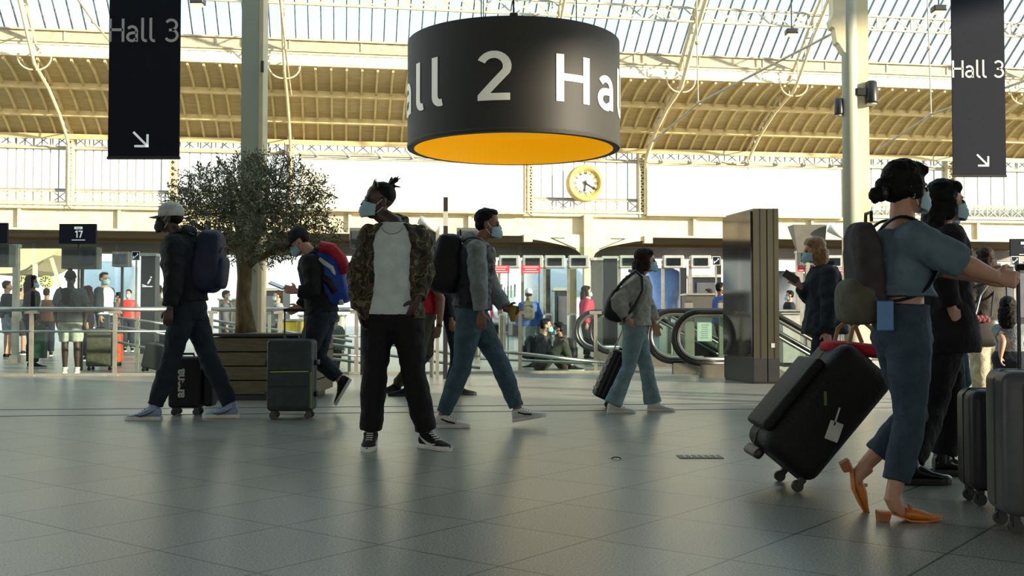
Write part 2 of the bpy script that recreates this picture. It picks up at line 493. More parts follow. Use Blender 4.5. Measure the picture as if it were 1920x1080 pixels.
# station clock
cu, cz = FH(1097.5, 343.5, -.45); cr = .68
t = thing('station_clock', 'round cream station clock with roman numerals on the glazed wall', 'clock', (cu, -.45, cz), frame='H')
clockc = mat('clock_case', (226, 196, 120), .45, rgb2=(214, 182, 104))
m = MB(); prof = [(cr * .60, -.02), (cr * .74, -.02), (cr * .80, -.10), (cr * .90, -.13), (cr, -.09), (cr * 1.02, .0), (cr * 1.02, .25)]
m.rings([[(cu + r_ * cos(a), -.45 + y, cz + r_ * sin(a)) for a in [2 * pi * k / 48 for k in range(48)]] for r_, y in prof], caps=False)
m.build('case_ring', clockc, t, smooth=True)
MB().cyl((cu, -.44, cz), cr * .78, .04, 48, 'Y').build('dial', mat('dial', (238, 230, 206), .5), t)
numer = ['XII', 'I', 'II', 'III', 'IIII', 'V', 'VI', 'VII', 'VIII', 'IX', 'X', 'XI']
nm = MB(); rr_ = cr * .62; hh = .085
for i, s_ in enumerate(numer):
    a = pi / 2 - 2 * pi * i / 12; rad = V3((cos(a), 0, sin(a))); tan = V3((sin(a), 0, -cos(a)))
    c0 = V3((cu, -.468, cz)) + rad * rr_
    ws = {'I': .030, 'V': .065, 'X': .065}; W = sum(ws[c] for c in s_); x = -W / 2
    for c in s_:
        w_ = ws[c]; xc = x + w_ / 2; q = lambda X, Y: c0 + tan * X + rad * Y
        if c == 'I': nm.bar(q(xc, -hh), q(xc, hh), .016, .006, (0, 1, 0))
        if c == 'V': nm.bar(q(xc - .022, hh), q(xc, -hh), .016, .006, (0, 1, 0)); nm.bar(q(xc + .022, hh), q(xc, -hh), .010, .006, (0, 1, 0))
        if c == 'X': nm.bar(q(xc - .022, hh), q(xc + .022, -hh), .016, .006, (0, 1, 0)); nm.bar(q(xc + .022, hh), q(xc - .022, -hh), .010, .006, (0, 1, 0))
        x += w_
for i in range(60):
    a = 2 * pi * i / 60; rad = V3((cos(a), 0, sin(a)))
    nm.bar(V3((cu, -.467, cz)) + rad * cr * .755, V3((cu, -.467, cz)) + rad * cr * .775, .012, .004, (0, 1, 0))
blk = mat('clock_black', (22, 20, 22), .4)
nm.build('numerals', blk, t)
def hand(name, ang, L, w):
    a = pi / 2 - radians(ang); d = V3((cos(a), 0, sin(a))); n_ = V3((-sin(a), 0, cos(a))); c = V3((cu, -.49, cz))
    pts = [(-.12, w * .5), (0, w), (L * .6, w * .7), (L * .72, w * 1.8), (L * .8, w * .6), (L, .004)]
    k = MB(); k.rings([[c + d * x + n_ * h + V3((0, .004, 0)), c + d * x - n_ * h + V3((0, .004, 0)), c + d * x - n_ * h - V3((0, .004, 0)), c + d * x + n_ * h - V3((0, .004, 0))] for x, h in pts]); k.build(name, blk, t)
hand('hour_hand', 187, cr * .55, .026); hand('minute_hand', 120, cr * .72, .022)
MB().cyl((cu, -.50, cz), .05, .03, 20, 'Y').build('hub', blk, t)

# ---------------- roof
roof = thing('ceiling', None, None, (0, 0, 0), frame='H', kind='structure')
prof = [(-.05, ZF(277)), (-1.3, FH(960, 232, -1.3)[1]), (-2.8, FH(960, 183, -2.8)[1]), (-4.5, FH(960, 138, -4.5)[1])]
wood = mat('varnished_planks', (206, 184, 130), .55, rgb2=(172, 148, 98), nscale=4, stretch=(.4, 5, 5), bump=.25, bscale=9)
ribm = mat('cream_ribs', (226, 206, 150), .5, rgb2=(206, 184, 126), nscale=3)
def sub(p, q, n=5, bow=.10):
    o = []
    for k in range(n + 1):
        f = k / n; o.append((p[0] + (q[0] - p[0]) * f, p[1] + (q[1] - p[1]) * f + bow * sin(pi * f)))
    return o
pts_all = []
for i in range(3):
    seg = sub(prof[i], prof[i + 1]); pts_all.append(seg)
    m = MB(); m.rings([[(U0, v, z), (U1, v, z), (U1, v, z + .05), (U0, v, z + .05)] for v, z in seg])
    m.build('plank_lining', wood, roof)
    m = MB(); n = int((U1 - U0) / .50)
    for k in range(n):
        u = U0 + (U1 - U0) * (k + .5) / n
        m.rings([[(u - .035, v - .0, z - .11), (u + .035, v, z - .11), (u + .035, v, z), (u - .035, v, z)] for v, z in seg])
    m.build('rafters', ribm, roof)
m = MB()
for v, z in (prof[1], prof[2]):
    m.bx(U0, U1, v - .11, v + .11, z - .20, z - .16); m.bx(U0, U1, v - .02, v + .02, z - .18, z + .05)
m.bx(U0, U1, -.28, -.0, prof[0][1] - .10, prof[0][1] - .02); m.bx(U0, U1, -.32, -.24, prof[0][1] - .14, prof[0][1] + .04)
m.build('purlin', ribm, roof)
vg = -4.55; zg0, zg1, zg2 = FH(960, 138, vg)[1], FH(960, 113, vg)[1], FH(960, 90, vg)[1]
m = MB(); lattice(m, U0, U1, vg, zg0, zg1, .46, .06, .08, 3); m.build('lattice_girder', cream, roof)
m = MB(); m.bx(U0, U1, vg - .02, vg + .06, zg1, zg2); m.bx(U0, U1, vg - .10, vg + .1, zg2 - .05, zg2); m.bx(U0, U1, vg - .10, vg + .1, zg1, zg1 + .05)
k = U0
while k < U1: m.bx(k - .03, k + .03, vg - .05, vg, zg1, zg2); k += 2.3
m.build('fascia_plate', cream_d, roof)
SL = .75; vr = -14.0; rz = lambda v: zg2 + .03 + (vg - v) * SL
m = MB(); m.quad((U0, vg, rz(vg)), (U1, vg, rz(vg)), (U1, vr, rz(vr)), (U0, vr, rz(vr)))
m.build('roof_glazing', gl_roof, roof)
m = MB(); n = int((U1 - U0) / .40)
for k in range(n + 1):
    u = U0 + (U1 - U0) * k / n; m.bar((u, vg, rz(vg) - .03), (u, vr, rz(vr) - .03), .035, .07)
m.build('glazing_bars', mat('glazing_bar', (120, 122, 120), .5), roof)
m = MB()
for v in (-6.2, -9.0, -11.8):
    lattice(m, U0, U1, v, rz(v) - .62, rz(v) - .10, .62, .045, .06, 2)
m.build('lattice_purlin', cream_d, roof)

# arched roof trusses
low = [(-.3, zb1 + .1), (-.3, ZF(300)), (-.6, prof[0][1] - .15), (-1.6, prof[1][1] - .2), (-3.0, prof[2][1] - .25), (-4.7, zg0 - .25), (-6.2, rz(-6.2) - .95), (-9, rz(-9) - .85), (-14, rz(-14) - .8)]
upp = [(-.0, zb1 + .1), (-.0, ZF(300)), (-.1, prof[0][1]), (-1.3, prof[1][1] + .0), (-2.8, prof[2][1]), (-4.6, zg1), (-6.2, rz(-6.2) - .3), (-9, rz(-9) - .25), (-14, rz(-14) - .2)]
def lerp_path(path, n):
    L = [0]
    for a, b in zip(path[:-1], path[1:]): L.append(L[-1] + math.dist(a, b))
    o = []
    for k in range(n + 1):
        s = L[-1] * k / n; i = max(j for j in range(len(L)) if L[j] <= s + 1e-9); i = min(i, len(path) - 2)
        f = (s - L[i]) / (L[i + 1] - L[i]); o.append((path[i][0] + (path[i + 1][0] - path[i][0]) * f, path[i][1] + (path[i + 1][1] - path[i][1]) * f))
    return o
for px, lab in ((132, 'slender arched roof truss above the screen marked 17'), (545, 'arched lattice roof truss behind the olive tree, right of the flat pale column'), (988, 'arched roof truss rising behind the round black drum sign'),
                (1207, 'heavier arched roof truss just right of the round black drum sign'), (1397, 'arched roof truss between the drum sign and the sunlit column'), (1785, 'arched roof truss behind the right hanging banner')):
    u = UF(px); wd = .055 if px != 1207 else .08
    t = thing('roof_truss', lab, 'roof truss', (u, -.3, zb1), frame='H', group='arched trusses of the train hall roof')
    lo, up_ = lerp_path(low, 44), lerp_path(upp, 44)
    m = MB(); m.tube([(u, v, z) for v, z in lo], wd, 6); m.build('lower_chord', cream, t)
    m = MB(); m.tube([(u, v, z) for v, z in up_], wd, 6); m.build('upper_chord', cream, t)
    m = MB()
    for k in range(44):
        a, b = (lo[k], up_[k + 1]) if k % 2 else (up_[k], lo[k + 1])
        m.bar((u, a[0], a[1]), (u, b[0], b[1]), .04, .04)
    m.build('web', cream_d, t)
    # curved knee braces beside the truss at the girder
    m = MB()
    for s in (-1, 1):
        m.tube([(u + s * (.05 + .45 * sin(a)), vg - .1, zg0 - .45 + .42 * (1 - cos(a))) for a in [pi / 2 * k / 6 for k in range(7)]], .025, 6)
    m.build('knee_brace', cream, t)
# tie rods (thin round bars with turnbuckle plates) across the right half
def rod(name, lab, pts, Ys, r=.02):
    t = thing(name, lab, 'tie rod', P(*pts[0], Ys[0]), group='roof tie rods')
    m = MB()
    q = [P(a, b, y) for (a, b), y in zip(pts, Ys)]
    m.tube(q, r, 8); m.build('bar', cream_d, t)
    m = MB(); m.ell(q[len(q) // 2], (.07, .07, .07), n=8, m=6); m.build('coupling', cream_d, t)
    return t
rod('tie_rod', 'long diagonal tie rod rising from behind the drum sign to the sunlit column', [(1225, 265), (1310, 193), (1572, 57)], (33, 31, 27), .035)
rod('tie_rod', 'diagonal tie rod behind the right hanging banner', [(1640, 285), (1745, 215), (1925, 150)], (34, 32, 28), .035)
rod('tie_rod', 'vertical tie rod hanging from the roof right of the drum sign', [(1306, -20), (1307, 80), (1309, 192)], (30.5, 30.8, 31), .02)
rod('tie_rod', 'vertical tie rod hanging left of the right hanging banner', [(1738, -20), (1742, 90), (1746, 215)], (31.5, 31.8, 32), .02)
rod('tie_rod', 'thin diagonal tie rod crossing the glazing left of the left hanging banner', [(140, -10), (175, 40), (232, 110)], (29, 30, 31.5), .03)
rod('tie_rod', 'thin steep tie rod just left of the truss behind the olive tree', [(524, -10), (535, 90), (546, 178)], (31, 33, 35), .03)
# unseen roof and walls added around the camera side to block sun and sky
ceil2 = thing('shade_roof', None, None, (0, 0, 9), kind='structure')
pl = mat('grey_plaster', (150, 150, 142), .8)
MB().bx(-34, 20.3, -13, 9.4, 9.0, 9.3).build('slab', pl, ceil2)  # added out of view to shade the foreground; front edge placed for the sun
tag(MB().bx(-34, 20.3, -13.3, -13, 3.6, 9.0).build('shade_wall_rear', pl), kind='structure')  # added out of view; the gap beneath limits sky light from behind
tag(MB().bx(-34.3, -34, -13, 9.4, 0, 9.3).build('shade_wall_left', pl), kind='structure')  # added out of view to keep side light off the foreground
tag(MB().bx(20, 20.3, -13, 1.6, 0, 9.0).build('shade_wall_right', pl), kind='structure')  # added sun blocker out of view, cut short so drum and column stay sunlit
# mezzanine parts of the far platform hall seen through the opening under the girder
# ------------------------------------------------------------------ columns
colm = mat('pale_green_column', (176, 180, 160), .55, rgb2=(168, 172, 152), nscale=2)
Yc = 13.6; x0, x1 = P(449, 600, Yc).x, P(490, 600, Yc).x
t = thing('steel_column', 'flat pale grey-green column rising behind the olive tree', 'column', ((x0 + x1) / 2, Yc, 0))
MB().bx(x0, x1 - .05, Yc, Yc + .26, 0, 11).build('shaft', colm, t)
MB().bx(x1 - .05, x1, Yc - .01, Yc + .27, 0, 11).build('edge_flange', cream, t)
m = MB(); m.bx(x1 - .02, x1 + .012, Yc - .04, Yc, P(470, 136, Yc).z, P(470, 115, Yc).z); m.build('switch_box', iron_d, t)
Yc = 15.0; x0, x1 = P(1583, 600, Yc).x, P(1632, 600, Yc).x; xm = P(1606, 600, Yc).x
t = thing('steel_column', 'tall column with a sunlit right side carrying two spotlights', 'column', ((x0 + x1) / 2, Yc, 0))
m = MB(); m.tube([((x0 + xm) / 2 + .02, Yc, 0), ((x0 + xm) / 2 + .02, Yc, 11)], (xm - x0) / 2 + .02, 20); m.build('round_shaft', colm, t, smooth=True)
MB().bx(xm - .01, x1, Yc - .03, Yc + .20, 0, 11).build('sunlit_flange', cream, t)
m = MB(); zt = P(1570, 55, Yc).z
m.rings([[(x0 + .06, Yc - .08, z), (x0 - w, Yc - .08, z), (x0 - w, Yc + .12, z), (x0 + .06, Yc + .12, z)] for z, w in ((zt - .35, -.02), (zt - .22, .06), (zt - .2, .09), (zt, .12), (zt + .02, .16), (zt + .12, .18), (zt + .2, .14), (zt + 2.5, .20))])
m.build('capital', cream, t)
def spot(px, py, Y, lab, s=1.0, arm=None):
    c = P(px, py, Y); t = thing('spotlight', lab, 'spotlight', c)
    MB().tube([c + V3((0, 0, .16 * s)), c + V3((0, 0, .14 * s)), c + V3((0, 0, -.13 * s)), c + V3((0, 0, -.16 * s))], [.05 * s, .075 * s, .085 * s, .08 * s], 20).build('housing', dark_g, t, smooth=True)
    MB().cyl(c + V3((0, 0, -.165 * s)), .07 * s, .02, 20).build('lens', white_p, t)
    if arm: MB().bar(c, P(*arm, Y), .08 * s, .10 * s).build('bracket', dark_g, t)
spot(1634, 173, 14.93, 'black cylindrical spotlight on the right side of the sunlit column', 1.0, (1606, 172))
spot(1573, 200, 15.0, 'small black spotlight on the left side of the sunlit column', .75, (1590, 190))
def hangl(px, py, Y, lab):
    c = P(px, py, Y); t = thing('hanging_lamp', lab, 'ceiling lamp', c, group='box lamps under the roof')
    MB().rbox(c, (.34, .3, .16), .04).build('housing', dark_g, t)
    MB().box(c + V3((0, 0, -.09)), (.26, .24, .03)).build('diffuser', mat('lamp_glow', (255, 226, 150), .5, emit=(255, 214, 130), estr=1.6), t)
    MB().bar(c, c + V3((0, 0, 2.0)), .03).build('rod', dark_g, t)
hangl(371, 3, 26, 'small glowing box lamp at the top edge beside the left banner')
hangl(1484, 60, 30, 'box lamp hanging below the glazing left of the sunlit column')
hangl(1760, 17, 27, 'box lamp hanging near the top of the right banner')

# ------------------------------------------------------------------ banners
def banner(pxa, pxb, ybot, Y, lab, txt_y, txt_h, arrow, skew):
    a, b = P(pxa, ybot, Y), P(pxb, ybot, Y); zb = a.z; zt = zb + 4.2
    t = thing('hanging_banner', lab, 'hanging sign', ((a.x + b.x) / 2, Y, zb), group='hall 3 banners')
    MB().bx(a.x, b.x, Y - .015, Y + .015, zb, zt).build('panel', navy, t)
    m = MB(); m.bx(a.x - .01, b.x + .01, Y - .02, Y + .02, zb - .01, zb + .02); m.build('hem_bar', dark_g, t)
    c = MB(); c.bar((a.x + .05, Y, zt), (a.x + .05, Y, zt + 3), .012); c.bar((b.x - .05, Y, zt), (b.x - .05, Y, zt + 3), .012); c.build('cable', dark_g, t)
    W = b.x - a.x
    tw = sum(GL[c_][0] for c_ in 'Hall 3') - .1; s = W * .99 / tw
    z0 = P(pxa, txt_y, Y).z
    m = MB(); strokes(m, 'Hall 3', lambda x, y, d: V3((a.x - .05 * s + x * s, Y - .016 - d * .3, z0 + y * s * 1.02)), w=.115)
    m.build('hall_lettering', mat('grey_letters', (196, 194, 190), .5, rgb2=(190, 188, 184)), t)
    ax, ay, sz = arrow; c0 = P(ax, ay, Y); h = sz * Y / FPX / 2
    m = MB(); f = lambda x, z: V3((c0.x + x * h, Y - .02, c0.z + z * h))
    for p, q in (((-1, 1), (.9, -.9)), ((.9, -1.0), (.9, .55)), ((-.85, -.9), (.98, -.9))):
        m.bar(f(*p), f(*q), .01, h * .32, (0, 1, 0))
    m2 = MB()
    for p, q in (((-1, 1), (.9, -.9)), ((.9, -1.02), (.9, .7)), ((-.85, -.9), (1.05, -.9))):
        P0, Q0 = f(*p), f(*q); d = (Q0 - P0).normalized(); n = V3((-d.z, 0, d.x)) * h * .15
        m2.rings([[P0 + n, P0 - n, P0 - n + V3((0, .01, 0)), P0 + n + V3((0, .01, 0))], [Q0 + n, Q0 - n, Q0 - n + V3((0, .01, 0)), Q0 + n + V3((0, .01, 0))]])
    m2.build('arrow', sign_w, t)
    return t
banner(203, 336, 297, 12.0, 'tall dark banner left of the pale column reading Hall 3 with a down-right arrow', 79, 38, (265, 262, 28), 0)
banner(1787, 1886, 331, 16.0, 'tall dark banner at the right reading Hall 3 with a down-right arrow', 146, 30, (1842, 301, 22), 0)

# ------------------------------------------------------------------ the round Hall 2 drum
Yd = 13.5; c0 = P(963, 280, Yd); zb = P(963, 310, Yd + 1.34).z; zt = P(963, 31, Yd - 1.3).z; rad = 1.345
dc = V3((c0.x, Yd, 0))
t = thing('drum_sign', 'large round black drum sign reading Hall 2 with a glowing yellow inside', 'hanging sign', (dc.x, dc.y, zb))
drm = mat('drum_black', (52, 50, 45), .6, rgb2=(49, 47, 42), nscale=2, spec=.28)
m = MB(); N = 96
ring = lambda r, z: [(dc.x + r * cos(2 * pi * k / N), dc.y + r * sin(2 * pi * k / N), z) for k in range(N)]
m.rings([ring(rad - .085, zb + .0), ring(rad - .0, zb + .0), ring(rad + .006, zb + .03), ring(rad, zb + .05)], caps=False)
m.build('bottom_rim', drm, t)
m = MB(); m.rings([ring(rad - .05, zt - .02), ring(rad - .05, zt), ring(rad, zt)], caps=False); m.build('top_rim', drm, t)
m = MB(); m.rings([ring(rad, zb + .05), ring(rad, (zb + zt) / 2), ring(rad, zt)], caps=False); m.build('outer_shell', drm, t, smooth=True)
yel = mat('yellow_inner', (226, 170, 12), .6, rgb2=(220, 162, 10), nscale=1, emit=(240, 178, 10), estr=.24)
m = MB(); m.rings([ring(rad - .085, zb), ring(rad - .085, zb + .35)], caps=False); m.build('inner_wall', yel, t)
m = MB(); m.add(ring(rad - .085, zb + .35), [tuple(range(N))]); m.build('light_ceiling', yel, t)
m = MB(); m.add(ring(rad - .05, zt - .02), [tuple(range(N))]); m.build('lid', drm, t)
m = MB(); m.rbox((dc.x, dc.y - .9, zt + .06), (.10, .2, .16), .02); m.build('junction_box', dark_g, t)
m = MB()
for a in (0, 2.1, 4.2): m.bar((dc.x + .8 * cos(a), dc.y + .8 * sin(a), zt), (dc.x + .8 * cos(a), dc.y + .8 * sin(a), zt + 6), .012)
m.bar((dc.x, dc.y - .9, zt), (dc.x - .05, dc.y - .9, zt + 6), .02)
m.build('cable', dark_g, t)
lw = mat('drum_letters', (236, 232, 212), .45, rgb2=(232, 228, 208), emit=(230, 226, 206), estr=.06)
ch = .55; zbase = P(935, 186, Yd - rad).z
def cyl_f(phi0):
    return lambda x, y, d: V3((dc.x + (rad + .004 + d * .5) * sin(phi0 + x * ch * 1.2 / rad), dc.y - (rad + .004 + d * .5) * cos(phi0 + x * ch * 1.2 / rad), zbase + y * ch))
m = MB()
def at(txt, px, w=.17):
    phi = math.asin(max(-1, min(1, (P(px, 150, Yd - .9 * rad).x - dc.x) / rad)))
    strokes(m, txt, cyl_f(phi), w=w, step=.05)
for txt, phi in (('2', -.335), ('Hall', .36), ('all', -1.46), ('2', 2.35), ('Hall', 3.05)):
    m = MB(); strokes(m, txt, cyl_f(phi), w=.15, step=.05, track=.17); m.build('lettering', lw, t)

# ------------------------------------------------------------------ olive tree in its planter
c = V3(((P(375, 740, 11.7).x + P(588, 740, 11.7).x) / 2, 12.35, 0)); hw = .62
t = thing('wooden_planter', 'square planter of wide weathered wooden boards holding the olive tree', 'planter', c)
plank = mat('weathered_planks', (120, 111, 84), .75, rgb2=(92, 84, 62), nscale=5, stretch=(1, 1, 8), bump=.4, bscale=14)
H_ = P(440, 626, 11.73).z
m = MB(); nb = 4; bh = (H_ - .10) / nb
for k in range(nb):
    z0 = .06 + k * bh; m.bx(c.x - hw, c.x + hw, c.y - hw, c.y - hw + .05, z0 + .008, z0 + bh - .008); m.bx(c.x - hw, c.x + hw, c.y + hw - .05, c.y + hw, z0 + .008, z0 + bh - .008)
    m.bx(c.x - hw, c.x - hw + .05, c.y - hw + .05, c.y + hw - .05, z0 + .008, z0 + bh - .008); m.bx(c.x + hw - .05, c.x + hw, c.y - hw + .05, c.y + hw - .05, z0 + .008, z0 + bh - .008)
m.build('board_side', plank, t)
MB().bx(c.x - hw - .02, c.x + hw + .02, c.y - hw - .02, c.y + hw + .02, H_ - .03, H_).build('rim', mat('planter_rim', (66, 60, 48), .7), t)
MB().bx(c.x - hw + .06, c.x + hw - .06, c.y - hw + .06, c.y + hw - .06, .05, H_ - .04).build('liner', mat('liner', (18, 17, 15), .8), t)
MB().bx(c.x - hw + .08, c.x + hw - .08, c.y - hw + .08, c.y + hw - .08, 0, .06).build('plinth', black_p, t)
tb = P(461, 622, 12.3); tb.z = H_ - .02
t = thing('olive_tree', 'olive tree with a gnarled trunk and a broad loose crown in a wooden planter', 'tree', tb)
bark = mat('bark', (130, 116, 82), .9, rgb2=(66, 56, 38), nscale=16, stretch=(1, 1, .35), bump=.9, bscale=22)
Yt = 12.3; Q = lambda x, y, d=0: P(x, y, Yt + d)
m = MB()
m.tube([Q(461, 624), Q(459, 600), Q(456, 560), Q(459, 520), Q(458, 490), Q(461, 465)], [.125, .105, .082, .085, .09, .08], 14)
m.tube([Q(459, 495), Q(448, 470, .05), Q(420, 452, .1), Q(395, 438, .15), Q(372, 425, .2), Q(350, 410, .3)], [.075, .06, .045, .035, .028, .015], 10)
m.tube([Q(460, 490), Q(470, 470, -.1), Q(480, 440, -.15), Q(490, 405, -.2), Q(500, 370, -.2), Q(505, 335, -.2)], [.07, .055, .045, .035, .025, .012], 10)
m.tube([Q(462, 500), Q(478, 487, -.05), Q(505, 475, -.1), Q(530, 468, -.15), Q(560, 460, -.1), Q(590, 440, -.1)], [.055, .045, .038, .032, .024, .012], 10)
m.tube([Q(460, 475), Q(450, 440, .1), Q(440, 400, .15), Q(432, 360, .2), Q(425, 330, .2)], [.06, .045, .035, .025, .012], 10)
for k in range(60):
    a = R.uniform(0, 2 * pi); y = R.uniform(-1, .6); p = V3((0, 0, 0))
    s0 = R.choice([Q(420, 400, .15), Q(490, 400, -.2), Q(560, 430, -.1), Q(380, 400, .2), Q(450, 380, .1), Q(520, 350, 0)])
    e_ = s0 + V3((R.uniform(-.5, .5), R.uniform(-.5, .5), R.uniform(-.1, .5)))
    m.tube([s0, (s0 + e_) / 2 + V3((R.uniform(-.05, .05),) * 3), e_], [.012, .008, .004], 5)
trunk = m.build('trunk', bark, t, smooth=True)
m = MB()
blobs = []   # crown built of sprays of narrow leaves
for (x, y, d, r) in ((470, 395, 0, .78), (400, 385, .1, .50), (370, 400, .2, .34), (520, 360, -.1, .52), (455, 350, 0, .42), (560, 395, -.1, .34), (575, 430, 0, .30), (610, 440, -.05, .18), (345, 370, .1, .22), (500, 440, -.3, .40), (540, 450, -.1, .3), (600, 355, 0, .12), (440, 440, .2, .3)):
    blobs.append((Q(x, y, d), r))
for (bc, br) in blobs:
    ns = int(1050 * br ** 2) + 14
    for _ in range(ns):
        d = V3((R.gauss(0, 1), R.gauss(0, 1), R.gauss(0, 1))).normalized(); rr = br * (R.random() ** .42)
        s0 = bc + V3((d.x * rr, d.y * rr, d.z * rr * .78))
        tw = (d + V3((R.gauss(0, .5), R.gauss(0, .5), R.gauss(0, .4) + .35))).normalized(); L = R.uniform(.07, .17)
        sd = tw.cross(V3((R.gauss(0, 1), R.gauss(0, 1), R.gauss(0, 1)))).normalized()
        nl = R.randint(4, 8)
        m.bar(s0, s0 + tw * L, .003, .003)
        for i in range(nl):
            f = (i + .5) / nl; b0 = s0 + tw * L * f; s = 1 if i % 2 else -1
            ld = (tw * .7 + sd * s * .8 + V3((R.gauss(0, .25), R.gauss(0, .25), R.gauss(0, .25)))).normalized()
            ll = R.uniform(.04, .07); wn_ = ld.cross(V3((R.gauss(0, 1), R.gauss(0, 1), R.gauss(0, 1)))).normalized() * .0085
            m.add([b0, b0 + ld * ll * .5 + wn_, b0 + ld * ll, b0 + ld * ll * .5 - wn_], [(0, 1, 2, 3)])
leafm = mat('olive_leaves', (116, 120, 90), .55, rgb2=(66, 72, 50), nscale=30)
m.build('foliage', leafm, t)

# ------------------------------------------------------------------ display totem
A, B, C_ = G(1358, 712), G(1414, 720), G(1462, 720)
zt = P(1414, 391, B.y).z
D_ = A + (C_ - B)
t = thing('display_totem', 'tall dark metal advertising totem with a glass face beside the escalators', 'display totem', (B.x, B.y, 0))
tm = mat('totem_metal', (92, 88, 72), .32, .85, rgb2=(80, 76, 62), nscale=1.5)
def prism(p, z0, z1, ins=0.0):
    mb = MB(); cc = sum(p, V3()) / len(p); q = [x + (cc - x).normalized() * ins for x in p]
    return mb.rings([[V3((x.x, x.y, z)) for x in q] for z in (z0, z1)])
zk = P(1414, 672, B.y).z
w_ = (B - A).normalized(); n_ = (C_ - B).normalized(); Lw = (B - A).length
M1 = lambda a, b: A + w_ * a * Lw + (C_ - B) * b
prism([M1(0, 0), M1(1, 0), M1(1, 1), M1(0, 1)], 0, .03, .02).build('foot', black_p, t)
prism([M1(0, 0), M1(1, 0), M1(1, .52), M1(0, .52)], .03, zk).build('base_cabinet', dark_g, t)
prism([M1(0, .56), M1(1, .56), M1(1, 1), M1(0, 1)], .03, zk).build('base_cabinet', dark_g, t)
prism([M1(.04, .06), M1(1, 0.0), M1(1, .52), M1(0, .52)], zk, zt).build('body_panel', tm, t)
prism([M1(0, .56), M1(1, .56), M1(1, 1), M1(0, 1)], zk, zt).build('body_panel', tm, t)
m = MB(); q = lambda a, z: M1(a, -.012) + V3((0, 0, z))
m.rings([[q(.03, zk + .02), q(.97, zk + .02), q(.97, zt - .03), q(.03, zt - .03)], [x - n_ * .02 for x in (q(.03, zk + .02), q(.97, zk + .02), q(.97, zt - .03), q(.03, zt - .03))]])
m.build('glass_face', mat('totem_glass', (60, 55, 53), .06, rgb2=(20, 22, 28), nscale=1.6, spec=.45), t)
m = MB()
for f in (.28, .82): m.bar(B + (C_ - B) * f + V3((0, -.004, zk)), B + (C_ - B) * f + V3((0, -.004, zt)), .008)
m.build('seam', black_p, t)
MB().box(B + (C_ - B) * .74 + V3((0, -.006, .53)), (.05, .01, .06)).build('lock_plate', grey_p, t)

# ------------------------------------------------------------------ glass balustrade along the far side of the concourse
ra, rb = G(-60, 706), G(1292, 698); rd = (rb - ra).normalized()
def onrail(px):   # point of the rail line under image column px
    d = ray(px, 700); k = d.x / d.y
    # ra + rd*s with X = k*Y
    s = (k * ra.y - ra.x) / (rd.x - k * rd.y); return ra + rd * s
up = V3((0, 0, 1)); hr = lambda y, p: P(960, y, p.y).z
bal_posts = [58, 215, 395, 525, 668, 772, 975, 1117, 1205]
segs = [(-60, 660), (660, 1290)]
t = thing('glass_balustrade', 'long steel and glass balustrade across the concourse in front of the waiting crowd', 'balustrade', onrail(0))
zh, zm = 1.05, .70
for a_, b_, h0, h1, r_ in ((-60, 330, zh, zh, .038), (395, 680, zh, zh, .038), (900, 1140, .40, .16, .03)):
    m = MB(); m.tube([onrail(a_) + up * h0, onrail(b_) + up * h1], r_, 12); m.build('handrail', steel, t, smooth=True)
for a_, b_, h0, h1 in ((-60, 330, zm, zm), (590, 680, .62, .62), (590, 680, .33, .30)):
    m = MB(); m.tube([onrail(a_) + up * h0, onrail(b_) + up * h1], .02, 10); m.build('mid_rail', steel, t, smooth=True)
for px in bal_posts:
    p = onrail(px); m = MB(); m.bx(p.x - .03, p.x + .03, p.y - .02, p.y + .02, 0, 1.02)
    m.bx(p.x - .1, p.x + .1, p.y - .03, p.y + .03, .98, 1.03); m.bx(p.x - .06, p.x + .06, p.y - .05, p.y + .05, 0, .012)
    m.build('post', steel_w, t)
for a, b in zip([-60] + bal_posts[:-1], bal_posts):
    p, q_ = onrail(a) + rd * .03, onrail(b) - rd * .03
    m = MB(); n2 = V3((0, .006, 0)); y_ = V3((0, .03, 0))
    m.rings([[p + y_, p + y_ + n2, q_ + y_ + n2, q_ + y_], [x + up * 2.1 for x in (p + y_, p + y_ + n2, q_ + y_ + n2, q_ + y_)]])
    m.build('glass_panel', gl_clear, t)
m = MB(); m.bar(onrail(-60) + up * .02, onrail(1205) + up * .02, .05, .04); m.build('base_channel', steel_w, t)
# ramp handrails behind
def ramp(lab, pts, Y0, Y1, posts=()):
    t = thing('ramp_handrail', lab, 'handrail', P(pts[0][0][0], 690, Y0), group='ramp handrails behind the balustrade')
    for (a, b) in pts: m = MB(); m.tube([P(*a, Y0), P(*b, Y1)], .024, 8); m.build('rail', steel, t, smooth=True)
    for px, yt_, Y in posts:
        p = P(px, yt_, Y); MB().bar((p.x, p.y, 0), p, .05, .03).build('post', steel_w, t)
ramp('pair of sloping handrails between the brown suitcase and the man in the white cap', [((216, 595), (345, 612)), ((218, 612), (345, 632)), ((216, 640), (345, 668))], 18.2, 18.6, ((258, 597, 18.3),))
ramp('sloping handrails right of the flat pale column behind the planter', [((395, 600), (660, 640)), ((395, 612), (560, 634))], 18.2, 18.9, ((505, 590, 18.4),))
ramp('bright sloping handrails seen between the phone reader and the camouflage jacket', [((585, 640), (690, 656)), ((590, 668), (690, 682))], 18.0, 18.3, ((655, 650, 18.2),))
ramp('low handrails seen between the legs of the camouflage-jacket man', [((690, 640), (880, 668)), ((700, 662), (900, 690))], 18.0, 18.3)
ramp('long low sloping rail in front of the seated pair', [((900, 672), (1160, 684))], 17.9, 17.9)
